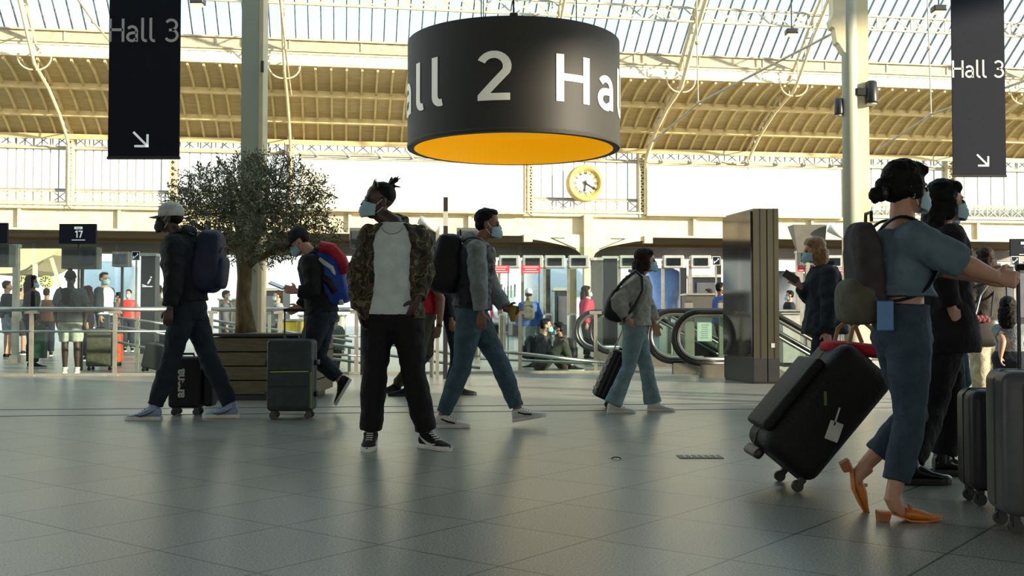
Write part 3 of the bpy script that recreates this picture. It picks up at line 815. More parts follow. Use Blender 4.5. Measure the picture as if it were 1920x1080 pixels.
# steel gate posts at the escalator end
for px, w2, lab in ((1292, 14, 'square steel bollard post left of the framed notice by the totem'), (1352, 8, 'slim steel post just left of the display totem')):
    g = G(px, 700); h2 = w2 * g.y / FPX / 2
    t = thing('steel_post', lab, 'post', g)
    MB().bx(g.x - h2, g.x + h2, g.y - .06, g.y + .06, 0, P(px, 568, g.y).z).build('shaft', steel_w, t)
    MB().bx(g.x - h2 * .8, g.x + h2 * .8, g.y - .05, g.y + .05, P(px, 568, g.y).z, P(px, 563, g.y).z).build('cap', iron_d, t)
g0, g1 = G(1300, 700), G(1356, 700)
t = thing('glass_gate', 'glazed steel gate with a framed notice beside the display totem', 'gate', g0)
m = MB(); m.tube([g0 + up * 1.03, G(1500, 698) + up * 1.03], .03, 10); m.build('top_rail', steel, t)
m = MB(); m.bar(g0 + up * .95, g1 + up * .95, .04); m.bar(g0 + up * .05, g1 + up * .05, .04); m.bar(g0 + up * .05, g0 + up * .95, .04); m.bar(g1 + up * .05, g1 + up * .95, .04); m.build('frame', steel_w, t)
m = MB(); m.box((g0 + g1) / 2 + up * .5, ((g1 - g0).length - .04, .008, .86)); m.build('pane', gl_clear, t)
cn = P(1321, 621, g0.y - .03)
MB().box(cn, (.24, .01, .33)).build('notice', mat('notice', (206, 216, 208), .4, rgb2=(180, 196, 190), nscale=14), t)
m = MB()
for k in range(7): m.box(cn + V3((R.uniform(-.01, .01), -.007, .10 - k * .035)), (.12 + R.uniform(-.04, .03), .002, .010))
m.build('notice_print', mat('print_grey', (120, 132, 130), .6), t)

# ------------------------------------------------------------------ escalators
rubber = mat('black_rubber_handrail', (22, 20, 19), .35)
def escal(px, ytop, ybot, lab, Y):
    r = Y * (ybot - ytop) / FPX / 2; c = P(px, (ytop + ybot) / 2, Y); cx = c.x + r; cz = c.z
    t = thing('escalator_balustrade', lab, 'escalator', (cx, Y, 0), group='escalator balustrades')
    L1 = 1.1; ang = radians(30); L2 = 3.0
    arcp = [(cx - r * sin(a), cz - r * cos(a)) for a in [pi * k / 16 for k in range(17)]]
    low = [(cx + .5, cz - r)]
    top = [(cx + L1, cz + r), (cx + L1 + L2 * cos(ang), cz + r - L2 * sin(ang))]
    path = low + arcp + top
    m = MB(); m.tube([(x, Y, z) for x, z in path], .042, 10); m.build('handrail', rubber, t, smooth=True)
    def off(d): return [(cx + .5, cz - r + d)] + [(cx - (r - d) * sin(a), cz - (r - d) * cos(a)) for a in [pi * k / 16 for k in range(17)]] + [(cx + L1 - d * .27, cz + r - d), (cx + L1 + L2 * cos(ang), cz + r - L2 * sin(ang) - d)]
    m = MB(); m.tube([(x, Y, z) for x, z in off(.065)], .03, 8); m.build('handrail_guide', steel, t, smooth=True)
    gp = off(.09); gpoly = [(x, z) for x, z in gp] + [(cx + L1 + L2 * cos(ang), cz - r - L2 * sin(ang) - .2), (cx + L1, cz - r - .1), (cx + .2, cz - r - .1)]
    n = len(gpoly); m = MB(); m.add([(x, Y - .005, z) for x, z in gpoly] + [(x, Y + .005, z) for x, z in gpoly], [tuple(range(n)), tuple(range(2 * n - 1, n - 1, -1))] + [(i, i + n, (i + 1) % n + n, (i + 1) % n) for i in range(n)])
    m.build('glass_side', gl_clear, t)
    m = MB(); sk = [(cx + .0, 0), (cx + .0, cz - r - .02), (cx + L1, cz - r - .02), (cx + L1 + L2 * cos(ang), cz - r - L2 * sin(ang)), (cx + L1 + L2 * cos(ang), cz - r - L2 * sin(ang) - .4), (cx + L1, -.25)]
    n = len(sk); m.add([(x, Y - .09, z) for x, z in sk] + [(x, Y + .09, z) for x, z in sk], [tuple(range(n)), tuple(range(2 * n - 1, n - 1, -1))] + [(i, i + n, (i + 1) % n + n, (i + 1) % n) for i in range(n)])
    m.build('skirt', mat('skirt_steel', (120, 116, 104), .45, .6), t)
    return t, cx, Y
e1 = escal(1079, 584, 656, 'leftmost escalator handrail loop, left of the woman in light jeans', 21.4)
e2 = escal(1106, 583, 661, 'second escalator handrail loop, directly behind the woman in light jeans', 20.2)
e3 = escal(1213, 582, 678, 'escalator handrail loop right of the woman in light jeans', 17.4)
e4 = escal(1263, 584, 681, 'rightmost escalator handrail loop beside the square steel post', 16.4)
for (ea, eb, lab) in ((e1, e2, 'left descending flight of escalator steps'), (e3, e4, 'right descending flight of escalator steps')):
    cx = max(ea[1], eb[1]); ya, yb = sorted((ea[2], eb[2]))
    if yb - ya < .9: yb = ya + .9
    t = thing('escalator_steps', lab, 'escalator steps', (cx, (ya + yb) / 2, 0), group='escalator steps')
    MB().bx(cx + .1, cx + 1.1, ya + .12, yb - .12, .0, .02).build('landing_plate', steel_w, t)
    m = MB()
    for k in range(10): m.bx(cx + 1.1 + .4 * k, cx + 1.52 + .4 * k, ya + .12, yb - .12, -.22 * (k + 1), -.22 * k)
    m.build('treads', dark_g, t)
# ------------------------------------------------------------------ ticket gate screens
Yg = 26.0
gate = None
def gate_at(px, label):
    global gate
    p = P(px, 490, Yg)
    if gate is None:
        z1, z0 = P(0, 479, Yg).z, P(0, 503, Yg).z; w = .255
        t = thing('ticket_gate', label, 'ticket gate', (p.x, Yg, 0), group='ticket gates with overhead screens')
        MB().rbox((p.x, Yg, (z0 + z1) / 2), (2 * w, .22, z1 - z0), .03).build('screen_housing', grey_p, t)
        MB().bx(p.x - w * .66, p.x + w * .66, Yg - .125, Yg - .10, z0 + .06, z1 - .07).build('screen', screen, t)
        MB().bx(p.x - w - .03, p.x - w + .04, Yg - .05, Yg + .05, 1.0, z1 - .12).build('upright', steel_w, t)
        MB().cyl((p.x - w, Yg - .08, z0 + .08), .035, .02, 12, 'Y').build('indicator', mat('amber', (200, 140, 60), .4), t)
        m = MB(); m.rbox((p.x - w + .08, Yg, .52), (.16, 1.3, 1.04), .05); m.build('gate_cabinet', steel, t)
        MB().bx(p.x - w + .12, p.x + w - .14, Yg - .01, Yg + .01, .15, 1.6).build('glass_leaf', gl_clear, t)
        gate = t; return t
    c = copy_tree(gate); c.location = (p.x, Yg, 0); c['label'] = label; return c
for px, lab in ((908, 'ticket gate with overhead screen directly behind the vest wearer'), (955, 'ticket gate with overhead screen above the left red notice'), (999, 'ticket gate with overhead screen above the right red notice'),
                (1040, 'ticket gate with overhead screen just left of the tallest screen pillar pair'), (1085, 'ticket gate with overhead screen just left of the dark glass pillar'), (1180, 'ticket gate with overhead screen directly behind the head of the woman in light jeans'),
                (1262, 'ticket gate with overhead screen just right of the woman in light jeans'), (1313, 'ticket gate with overhead screen nearest the display totem'), (1560, 'ticket gate partly hidden behind the sunlit column')):
    gate_at(px, lab)
redm = mat('red_notice', (204, 40, 60), .5, rgb2=(196, 36, 54), emit=(200, 40, 60), estr=.12)
for px, lab in ((937, 'left of the two small red notices hung under the gate screens'), (995, 'right of the two small red notices hung under the gate screens')):
    p = P(px, 505, 25.4); t = thing('hanging_notice', lab, 'notice', p, group='red notices under the gate screens')
    MB().box(p, (.46, .02, .19)).build('panel', redm, t)
    m = MB()
    for k in range(3): m.box(p + V3((0, -.012, .055 - k * .055)), (.36 - .08 * (k == 1), .004, .018))
    m.build('text_line', white_p, t)
    MB().bar(p + V3((.2, .02, -.09)), (p.x + .2, p.y + .02, 0), .02).build('post', iron_d, t)
# pillars
dk = mat('dark_pillar', (40, 42, 44), .35, rgb2=(34, 36, 40))
def pillar(px0, px1, ytop, Y, lab, m_=None, shape='box'):
    a, b = P(px0, 600, Y), P(px1, 600, Y); zt = P(px0, ytop, Y).z
    t = thing('pillar', lab, 'pillar', ((a.x + b.x) / 2, Y, 0))
    w = b.x - a.x
    MB().bx(a.x, b.x, Y, Y + w, 0, zt).build('shaft', m_ or dk, t)
    MB().bx(a.x - .03, b.x + .03, Y - .03, Y + w + .03, 0, .15).build('base', steel_w, t)
    MB().bx(a.x - .02, b.x + .02, Y - .02, Y + w + .02, zt - .06, zt).build('cap', grey_p, t)
    return t, a, b, zt
pillar(1131, 1158, 480, 24.5, 'dark slatted pillar just left of the woman in light jeans')
pillar(1109, 1130, 483, 24.3, 'glassy grey pillar standing against the dark slatted pillar', mat('grey_glassy', (92, 94, 90), .15, .3))
pillar(1022, 1032, 500, 27, 'slim dark pillar in front of the slanting white train')
pillar(1068, 1081, 500, 27, 'olive-toned pillar right of the slanting white train', mat('olive_pillar', (96, 90, 66), .4))
pillar(1276, 1288, 498, 27, 'dark pillar between the round blue train nose and the totem')
pillar(1495, 1507, 470, 24, 'slim grey pillar left of the phone-holding woman', steel_w)
pillar(22, 32, 458, 22, 'pale post at the far left beneath the grey screen', steel_w)
tp, a, b, zt = pillar(263, 290, 475, 23, 'dark pillar with a white platform pictogram left of the man in the white cap')
pc = P(277, 532, 22.97)
m = MB(); m.bar(pc + V3((-.12, 0, -.06)), pc + V3((.10, 0, -.06)), .012, .02); m.bar(pc + V3((-.12, 0, -.02)), pc + V3((.0, 0, -.06)), .012, .02); m.bar(pc + V3((.0, 0, .0)), pc + V3((.06, 0, .10)), .012, .03); m.ell(pc + V3((.07, 0, .14)), (.02, .01, .02), n=8, m=5); m.build('pictogram', sign_w, tp)
# framed pictogram plates
for px, py, lab in ((255, 480, 'small white-edged escalator pictogram plate above the dark pillar'), (1343, 489, 'small white-edged escalator pictogram plate left of the totem'), (1903, 489, 'small pictogram plate under the cut-off sign at the right edge'), (588, 503, 'small pictogram plate above the phone reader\'s blue rucksack')):
    p = P(px, py, 22.5); t = thing('pictogram_plate', lab, 'sign plate', p)
    MB().box(p, (.17, .02, .19)).build('plate', navy, t)
    m = MB()
    for s in ((-.08, -.08, -.09, .09), (.08, .08, -.09, .09)): m.bar(p + V3((s[0], -.012, s[2])), p + V3((s[1], -.012, s[3])), .008)
    for s in (-.09, .09): m.bar(p + V3((-.08, -.012, s)), p + V3((.08, -.012, s)), .008)
    m.bar(p + V3((-.05, -.012, -.05)), p + V3((.05, -.012, .04)), .012).bar(p + V3((-.05, -.012, 0)), p + V3((-.05, -.012, -.06)), .012).bar(p + V3((.03, -.012, .06)), p + V3((.05, -.012, .02)), .012)
    m.build('symbol', sign_w, t)
    MB().bar((p.x, p.y + .03, 0), p + V3((0, .03, .05)), .03).build('post', steel_w, t)

# platform number sign and grey monitor below
def board(x0, x1, y0, y1, Y, lab):
    a, b = P(x0, y1, Y), P(x1, y0, Y)
    t = thing('platform_sign', lab, 'platform sign', ((a.x + b.x) / 2, Y, a.z))
    MB().bx(a.x, b.x, Y - .03, Y + .03, a.z, b.z).build('board', navy, t)
    m = MB(); m.bar(((a.x + b.x) / 2, Y + .045, 0), ((a.x + b.x) / 2, Y + .045, a.z + .1), .03)
    m.build('post', iron_d, t)
    return t, a, b
def num(t, s, xc, y0, y1, Y, w=.16):
    z0, z1 = P(xc, y1, Y).z, P(xc, y0, Y).z; h = z1 - z0; tw = sum(GL[c][0] for c in s); x0 = P(xc, y0, Y).x - tw * h / 2
    m = MB(); strokes(m, s, lambda x, y, d: V3((x0 + x * h + .02, Y - .034 - d * .2, z0 + y * h)), w=w); m.build('number', sign_w, t)
Ys = 18.5
t, a, b = board(112, 181, 420, 457, Ys, 'hanging dark sign with the platform number 17')
num(t, '17', 147, 433, 446, Ys)
p = P(147, 427.5, Ys - .035)
MB().rbox(p, (.14, .012, .045), .02, M=Matrix.Identity(3)).build('pill', sign_w, t)
font('Voie', .04, navy, t, faceM(p + V3((0, -.008, 0)), (1, 0, 0), (0, 0, 1)), 'small_word')
MB().box(P(147, 450, Ys - .034), (.23, .006, .012)).build('underline', sign_w, t)
t, a, b = board(-50, 15, 418, 456, Ys, 'dark platform sign cut off at the left edge of the picture')
t, a, b = board(1894, 1960, 448, 480, Ys + 1, 'dark platform sign cut off at the right edge of the picture')
z_ = Ys + 1
num(t, '7', 1919, 463, 474, z_, .18)
MB().box(P(1921, 477, z_ - .034), (.2, .006, .012)).build('underline', sign_w, t)
MB().rbox(P(1921, 456, z_ - .035), (.14, .012, .05), .02).build('pill', sign_w, t)
def monitor(x0, x1, y0, y1, Y, lab, tilt=.06):
    a, b = P(x0, y1, Y), P(x1, y0, Y)
    t = thing('information_screen', lab, 'information screen', ((a.x + b.x) / 2, Y, a.z))
    MB().bx(a.x, b.x, Y, Y + .25, a.z, b.z).build('casing', mat('grey_casing_dark', (92, 94, 88), .5), t)
    MB().bx(a.x + .04, b.x - .04, Y - .015, Y, a.z + .07, b.z - .05).build('screen', mat('muted_screen', (62, 66, 66), .3, rgb2=(48, 52, 54), nscale=2), t)
    MB().bx(a.x + (b.x - a.x) * .45, b.x - .06, Y - .02, Y - .016, a.z + .1, b.z - .08).build('lit_column', mat('screen_blue', (52, 62, 84), .3), t)
    m = MB(); m.bar(((a.x + b.x) / 2, Y + .15, 0), ((a.x + b.x) / 2, Y + .15, a.z), .05); m.build('post', iron_d, t)
    return t
monitor(115, 181, 463, 504, 18.7, 'grey information screen hanging under the platform 17 sign')
monitor(-45, 17, 458, 500, 18.7, 'grey information screen cut off at the left edge')
monitor(210, 240, 472, 500, 24, 'small grey information screen left of the escalator pictogram plate')
monitor(565, 600, 470, 500, 24, 'small grey information screen behind the head of the phone reader')
monitor(1500, 1545, 455, 497, 22.8, 'grey information screen behind the phone-holding woman')
monitor(655, 700, 427, 465, 17, 'dark screen edge peeking out over the left shoulder of the camouflage jacket')
monitor(856, 900, 427, 465, 17, 'dark screen behind the grey hood of the vest wearer')
# grey projector-like hanging units with slanted white tube
def unit(x0, x1, y0, y1, Y, lab, tube):
    a, b = P(x0, y1, Y), P(x1, y0, Y); cx = (a.x + b.x) / 2
    t = thing('display_unit', lab, 'display unit', (cx, Y, a.z))
    m = MB(); dx = .06
    m.rings([[(a.x + .10, Y, a.z), (b.x, Y, a.z), (b.x, Y + .05, a.z), (a.x + .10, Y + .05, a.z)], [(a.x, Y - .1, b.z), (b.x + .02, Y - .1, b.z), (b.x + .02, Y + .3, b.z), (a.x, Y + .3, b.z)]])
    m.build('tapered_casing', mat('unit_grey', (112, 110, 100), .45), t)
    q = [P(x, y, Y - .15) for x, y in tube]
    MB().tube(q, .07, 12).build('white_tube', white_p, t, smooth=True)
    m = MB(); m.bar((q[1].x, q[1].y + .06, q[1].z), (q[1].x, q[1].y + .06, 0), .05); m.bar((cx, Y + .02, a.z), (cx, Y + .02, 0), .06); m.build('support', steel_w, t)
unit(1485, 1545, 422, 474, 18.3, 'grey tapered hanging unit above the phone-holding woman', ((1554, 428), (1584, 442)))
unit(800, 820, 422, 476, 16.5, 'grey unit with slanted white tube behind the camouflage jacket', ((786, 412), (820, 428)))
p0, p1 = P(835.5, 450, 16), P(835.5, 370, 16)
t = thing('pole', 'slim dark upright blade pole between the camouflage jacket and the vest wearer', 'pole', (p0.x, 16, 0))
MB().bx(p0.x - .033, p0.x + .033, 15.97, 16.03, 0, p1.z).build('blade', dark_g, t)
MB().bx(p0.x - .036, p0.x + .036, 15.96, 15.98, P(0, 424, 16).z, P(0, 397, 16).z).build('pale_band', grey_p, t)

# red notice strips seen at the right
for x, y, w, lab in ((1511, 504, .36, 'dull red lettered strip left of the phone-holding woman'), (1575, 510, .26, 'red striped notice between the phone-holding woman and the sunlit column')):
    p = P(x, y, 23); t = thing('hanging_notice', lab, 'notice', p); MB().box(p, (w, .02, .13)).build('panel', redm, t)
    m = MB()
    for k in range(2): m.box(p + V3((0, -.012, .03 - k * .06)), (w * .8, .004, .015))
    m.build('text_line', white_p, t)
    MB().bar((p.x, p.y + .02, 0), p + V3((0, .02, 0)), .02).build('post', iron_d, t)

# ------------------------------------------------------------------ platform area: canopy, clocks, trains
cv = mat('cream_stair_soffit', (214, 204, 168), .6, rgb2=(200, 188, 150))
t = thing('stair_canopy', 'big cream curved canopy under the far opening at the left', 'canopy', P(90, 500, 30))
m = MB(); Yq = 30
pp = [(-20, 466), (112, 466), (100, 478), (70, 492), (45, 505), (25, 512), (-20, 514)]
k = len(pp); m.add([P(x, y, Yq) for x, y in pp] + [P(x, y, Yq) + V3((0, 2.5, 0)) for x, y in pp], [tuple(range(k)), tuple(range(2 * k - 1, k - 1, -1))] + [(i, (i + 1) % k, (i + 1) % k + k, i + k) for i in range(k)])
m.build('curved_soffit', cv, t)
m = MB(); m.bar(P(96, 484, 30), P(112, 535, 30), .08); m.bar(P(66, 495, 30), P(66, 600, 30), .1); m.bar((P(66, 600, 30)), (P(66, 600, 30).x, 30, 0), .1); m.build('strut', cream, t)
for px, lab in ((42, 'small yellow-rimmed round clock left of the long-haired traveller'), (87, 'small yellow-rimmed round clock right of the long-haired traveller')):
    p = P(px, 528, 29); t = thing('platform_clock', lab, 'clock', p, group='small yellow clocks at the far left')
    MB().cyl(p, .17, .10, 28, 'Y').build('case', mat('yellow_rim', (196, 186, 90), .5), t)
    MB().cyl(p + V3((0, -.052, 0)), .15, .01, 28, 'Y').build('dial', mat('dial2', (212, 210, 150), .5), t)
    m = MB()
    for k in range(12):
        a = 2 * pi * k / 12; d = V3((cos(a), 0, sin(a))); m.bar(p + V3((0, -.06, 0)) + d * .09, p + V3((0, -.06, 0)) + d * .14, .02, .006, (0, 1, 0))
    m.bar(p + V3((0, -.064, 0)), p + V3((.02, -.064, .11)), .014, .006, (0, 1, 0)); m.bar(p + V3((0, -.064, 0)), p + V3((-.06, -.064, .02)), .016, .006, (0, 1, 0))
    m.build('marks_and_hands', blk, t)
    m = MB(); m.bar(p + V3((0, .02, -.15)), V3((p.x, p.y + .02, 0)), .05); m.build('post', cream_d, t)

tw_ = mat('train_white', (206, 212, 220), .25, rgb2=(190, 196, 206), coat=.4)
tg = mat('train_windows', (28, 32, 38), .1)
def train(name, lab, a, b, nose_at_b=True, body=tw_, w=2.9, h=3.9, red=()):
    """a,b: floor points of the body axis ends"""
    a, b = V3(a), V3(b); d = (b - a).normalized(); s = V3((d.y, -d.x, 0))
    t = thing(name, lab, 'train', a)
    def sec(c, k=1.0, hz=1.0, drop=0.0):
        o = []
        for i in range(24):
            an = 2 * pi * i / 24; cx, sz = cos(an), sin(an)
            x = (abs(cx) ** .45) * (1 if cx >= 0 else -1) * w / 2 * k
            z = .5 + (h - .5) / 2 + (abs(sz) ** .55) * (1 if sz >= 0 else -1) * (h - .5) / 2 * hz - drop
            o.append(c + s * x + V3((0, 0, z)))
        return o
    L = (b - a).length; m = MB()
    rr = [sec(a + d * x) for x in (0, L * .5, L - 4)] + [sec(a + d * (L - 4 + 4 * f), 1 - .55 * f ** 2.2, 1 - .62 * f ** 1.8, .9 * f ** 1.6) for f in (.25, .5, .7, .85, .95, 1.0)]
    m.rings(rr); m.build('body', body, t, smooth=True)
    m = MB(); n = int((L - 6) / 1.7)
    for sd in (-1, 1):
        for i in range(n):
            c = a + d * (1 + i * 1.7) + s * sd * (w / 2 + .0) + V3((0, 0, 2.35)); m.box(c, (1.3, .06, .62), M=Matrix((d, s, V3((0, 0, 1)))).transposed())
    m.build('side_windows', tg, t)
    m = MB(); c = b - d * 2.05 + V3((0, 0, 2.72)); M3 = Matrix((s, d, V3((0, 0, 1)))).transposed() @ Matrix.Rotation(radians(-38), 3, 'X')
    m.ell(c, (.95, .5, .42), M3, 16, 8); m.build('windscreen', tg, t, smooth=True)
    m = MB()
    for f in (.12, .4, .8):
        c = a + d * L * f * .9 + V3((0, 0, .35)); m.box(c, (2.6, 2.2, .6), M=Matrix((d, s, V3((0, 0, 1)))).transposed())
    m.build('bogies', iron_d, t)
    for f in red:
        m = MB(); c = a + d * L * f - s * -(w / 2 + .02) + V3((0, 0, 1.75)); m.box(c, (.9, .08, 2.3), M=Matrix((d, s, V3((0, 0, 1)))).transposed()); m.build('door', redm, t)
    return t
b = G(1092, 650); b = V3((P(1062, 600, 46).x, 46, 0)); a = V3((P(905, 600, 92).x, 92, 0))
train('high_speed_train', 'long white high-speed train slanting behind the red notices', a, b, red=(.55, .68))
b = V3((P(1243, 600, 60).x, 60, 0)); a = V3((P(1215, 600, 96).x, 96, 0))
train('high_speed_train', 'pale blue rounded train nose behind the woman in light jeans', a, b, body=mat('train_blue', (142, 168, 214), .25, rgb2=(120, 146, 200), coat=.4), h=4.0)
b = V3((P(196, 600, 50).x, 50, 0)); a = V3((P(262, 600, 84).x, 84, 0))
train('high_speed_train', 'white train behind the man in the white T-shirt at the left', a, b)
b = V3((P(1400, 600, 62).x, 62, 0)); a = V3((P(1700, 600, 92).x, 92, 0))
train('high_speed_train', 'distant pale train to the right of the display totem', a, b)
# platform canopy beams far behind
t = thing('platform_canopy', 'grey platform roof far behind the ticket gates', 'canopy', (0, 50, 0))
m = MB()
for Yk, z in ((47, 4.6), (56, 5.0), (68, 5.6)):
    m.bx(6, 46, Yk, Yk + .5, z, z + .45); m.bx(-40, -12, Yk, Yk + .5, z, z + .45)
m.build('beam', mat('canopy_grey', (132, 130, 122), .6), t)
for x in (13, 20, 27, 34):
    for Yk in (47, 56, 68): m = MB(); m.bx(x, x + .35, Yk, Yk + .35, 0, 5); m.build('stanchion', cream_d, t)
m = MB(); m.bx(8, 46, 50, 75, 5.9, 6.05); m.build('roof_sheet', mat('canopy_grey', (1, 1, 1)), t)
# counters and low walls in the middle distance
def counter(px0, px1, ytop, Y, lab, m_, name='counter'):
    a, b = P(px0, 600, Y), P(px1, 600, Y); zt = P(px0, ytop, Y).z
    t = thing(name, lab, 'counter', ((a.x + b.x) / 2, Y, 0))
    MB().bx(a.x, b.x, Y, Y + .7, 0.08, zt - .04).build('front', m_, t); MB().bx(a.x - .03, b.x + .03, Y - .04, Y + .74, zt - .04, zt).build('top', steel_w, t)
    MB().bx(a.x + .03, b.x - .03, Y + .05, Y + .65, 0, .08).build('plinth', black_p, t)
counter(1288, 1352, 550, 23.4, 'grey service counter left of the display totem', mat('counter_grey', (78, 76, 70), .5))
counter(1468, 1500, 585, 20, 'pale low cabinet between the totem and the phone-holding woman', grey_p)
counter(520, 556, 598, 19.5, 'low yellow display stand behind the phone reader', mat('stand_yellow', (176, 150, 40), .5), 'display_stand')
counter(560, 640, 590, 27, 'distant grey counter right of the phone reader', grey_p)
counter(1660, 1800, 560, 26, 'distant grey counter behind the women at the right', mat('counter_grey', (1, 1, 1)))
counter(410, 442, 560, 27, 'distant brown counter behind the navy rucksack', mat('counter_brown', (92, 84, 70), .5))
# large dark partition behind the gates giving the darker middle band
for px0, px1, y0, Y, lab in ((1040, 1075, 545, 29, 'dark framed poster board behind the seated pair'), (1300, 1350, 520, 30, 'dark kiosk wall left of the totem'), (1600, 1700, 500, 30, 'dark kiosk wall behind the off-shoulder woman'), (1880, 1990, 500, 24, 'dark kiosk front at the right edge'), (480, 530, 545, 30, 'dark kiosk seen beside the flat pale column')):
    a, b = P(px0, 600, Y), P(px1, 600, Y); zt = P(px0, y0, Y).z; t = thing('kiosk', lab, 'kiosk', ((a.x + b.x) / 2, Y, 0))
    MB().bx(a.x, b.x, Y, Y + 1, 0, zt).build('wall_panel', dk, t); MB().bx(a.x - .05, b.x + .05, Y - .05, Y + 1.05, zt, zt + .08).build('top_trim', grey_p, t)
    MB().bx(a.x + .1, b.x - .1, Y - .02, Y, zt * .45, zt - .15).build('lit_panel', mat('kiosk_panel', (96, 92, 92), .4, rgb2=(66, 70, 84), nscale=3), t)
# ------------------------------------------------------------------ people: builder
def tex(name, size, depth=2):
    t = bpy.data.textures.get(name) or bpy.data.textures.new(name, 'CLOUDS'); t.noise_scale = size; t.noise_depth = depth; return t
T_FOLD = tex('fold_noise', .075); T_HAIR = tex('hair_noise', .022); T_PUFF = tex('puff_noise', .05)
def finish(o, vox, disp=0.0, texture=None, smooth=3):
    disp *= 1.35
    m = o.modifiers.new('Remesh', 'REMESH'); m.mode = 'VOXEL'; m.voxel_size = vox; m.use_smooth_shade = True
    if disp:
        d = o.modifiers.new('Folds', 'DISPLACE'); d.texture = texture or T_FOLD; d.strength = disp; d.mid_level = .5; d.texture_coords = 'LOCAL'
    if smooth:
        s_ = o.modifiers.new('Smooth', 'SMOOTH'); s_.factor = .5; s_.iterations = smooth
    return o
SKIN = {'dark': mat('skin_deep', (62, 42, 32), .5, rgb2=(54, 36, 28)), 'mid': mat('skin_brown', (120, 84, 62), .5, rgb2=(110, 74, 54)), 'light': mat('skin_light', (176, 134, 108), .5, rgb2=(164, 120, 96))}
MASK = mat('mask_blue', (148, 182, 188), .75, rgb2=(134, 170, 178), nscale=20)
EYE = mat('eye_dark', (24, 18, 16), .2)
def cloth(name, rgb, rgb2=None, rough=.85, nscale=14, bump=.35, bscale=60, **k):
    return mat(name, rgb, rough, rgb2=rgb2 or tuple(x * .72 for x in rgb), nscale=nscale, bump=bump, bscale=bscale, spec=.25, **k)
TP = [(-.45, .165, .120), (-.2, .178, .128), (0, .174, .124), (.22, .152, .110), (.42, .146, .108), (.65, .166, .120), (.80, .176, .116), (.88, .160, .106), (.95, .115, .090), (1.0, .078, .074), (1.10, .062, .066)]
def prof_at(t):
    if t <= TP[0][0]: return TP[0][1:]
    for a, b in zip(TP[:-1], TP[1:]):
        if a[0] <= t <= b[0]:
            f = (t - a[0]) / (b[0] - a[0]); return a[1] + (b[1] - a[1]) * f, a[2] + (b[2] - a[2]) * f
    return TP[-1][1:]
class Person:
    def __init__(s, name_label, Y, yaw, hd, nk, pv, k=1.0, skin='light', hyaw=None, hpitch=0, hk=None, wide=1.0, vox=.010, group=None, hd_d=0.0, nk_d=0.0, pv_d=0.0, base=None, thick=1.0):
        s.Y = Y; s.k = k; s.vox = vox; s.skin = SKIN[skin]; s.wide = wide; s.thick = thick
        s.f = V3((cos(radians(yaw)), sin(radians(yaw)), 0)); s.r = s.f.cross(V3((0, 0, 1)))
        s.pv = P(*pv, Y + pv_d); s.nk = P(*nk, Y + nk_d); s.hd = P(*hd, Y + hd_d)
        hy = radians(yaw if hyaw is None else hyaw); hp = radians(hpitch); s.hk = hk or k
        hf0 = V3((cos(hy), sin(hy), 0)); s.hr = hf0.cross(V3((0, 0, 1)))
        s.hf = hf0 * cos(hp) - V3((0, 0, 1)) * sin(hp); s.hu = s.hr.cross(s.hf)
        s.MH = Matrix((s.hr, s.hf, s.hu)).transposed()
        s.up = (s.nk - s.pv).normalized(); s.tf = s.up.cross(s.r).normalized()
        s.origin = V3((s.pv.x, Y, 0)) if base is None else V3(base)
        s.body = MB(); s.label = name_label; s.group = group; s.kids = []; s.eyes = []
        s.arms = {}; s.legs = {}
        for sd, sg in (('R', 1), ('L', -1)):
            s.arms[sd] = None; s.legs[sd] = None
        s.sh = {'R': s.nk - s.up * .088 * k + s.r * .152 * k * wide, 'L': s.nk - s.up * .088 * k - s.r * .152 * k * wide}
        s.hip = {'R': s.pv + s.r * .088 * k, 'L': s.pv - s.r * .088 * k}
    def H(s, x, y, z): return s.hd + s.MH @ V3((x, y, z)) * s.hk
    def torso_ring(s, t, infl=0.0, n=28, a0=0.0, inner=.86, sc=1.0):
        w, d = prof_at(t); L = s.nk - s.pv; c = s.pv + L * t
        w = (w * (s.wide if t > .4 else 1)) * s.k * sc + infl; d = d * s.k * s.thick * sc + infl
        def pt(a, q=1.0):   # a from forward direction
            ca, sa = cos(a), sin(a); e = .85
            return c + s.r * (w * q * abs(sa) ** e * (1 if sa >= 0 else -1)) + s.tf * (d * q * abs(ca) ** e * (1 if ca >= 0 else -1))
        if a0 <= 0: return [pt(2 * pi * i / n) for i in range(n)]
        out = [a0 + (2 * pi - 2 * a0) * i / n for i in range(n + 1)]
        return [pt(a) for a in out] + [pt(a, inner) for a in out[::-1]]
    def add_torso(s, mb, t0, t1, infl=0, a0=None, n=14, sc=1.0):
        rr = []
        for i in range(n + 1):
            t = t0 + (t1 - t0) * i / n
            rr.append(s.torso_ring(t, infl(t) if callable(infl) else infl, a0=(a0(t) if a0 else 0), sc=sc))
        mb.rings(rr)
    def arm(s, side, el, wr, fin, curl=25, thumb=None, nrm=None):
        Y = s.Y
        s.arms[side] = (P(el[0], el[1], Y + el[2]), P(wr[0], wr[1], Y + wr[2]), P(fin[0], fin[1], Y + fin[2]), curl, thumb, nrm)
    def leg(s, side, kn, heel, toe, ground=True):
        Y = s.Y; kp = P(kn[0], kn[1], Y + kn[2]); h = P(heel[0], heel[1], Y + heel[2]); t = P(toe[0], toe[1], Y + toe[2])
        if ground: h.z = 0.0; t.z = 0.0
        f = (t - h).normalized(); u = V3((0, 0, 1)); u = (u - f * u.dot(f))
        u = u.normalized() if u.length > .05 else V3((0, 1, 0)); an = h + f * .055 * s.k + u * .095 * s.k
        if not ground:
            shin = (kp - an).normalized(); u2 = (shin - f * shin.dot(f))
            if u2.length > .2: u = u2.normalized(); an = h + f * .055 * s.k + u * .095 * s.k
        s.legs[side] = (kp, an, h, f, u)
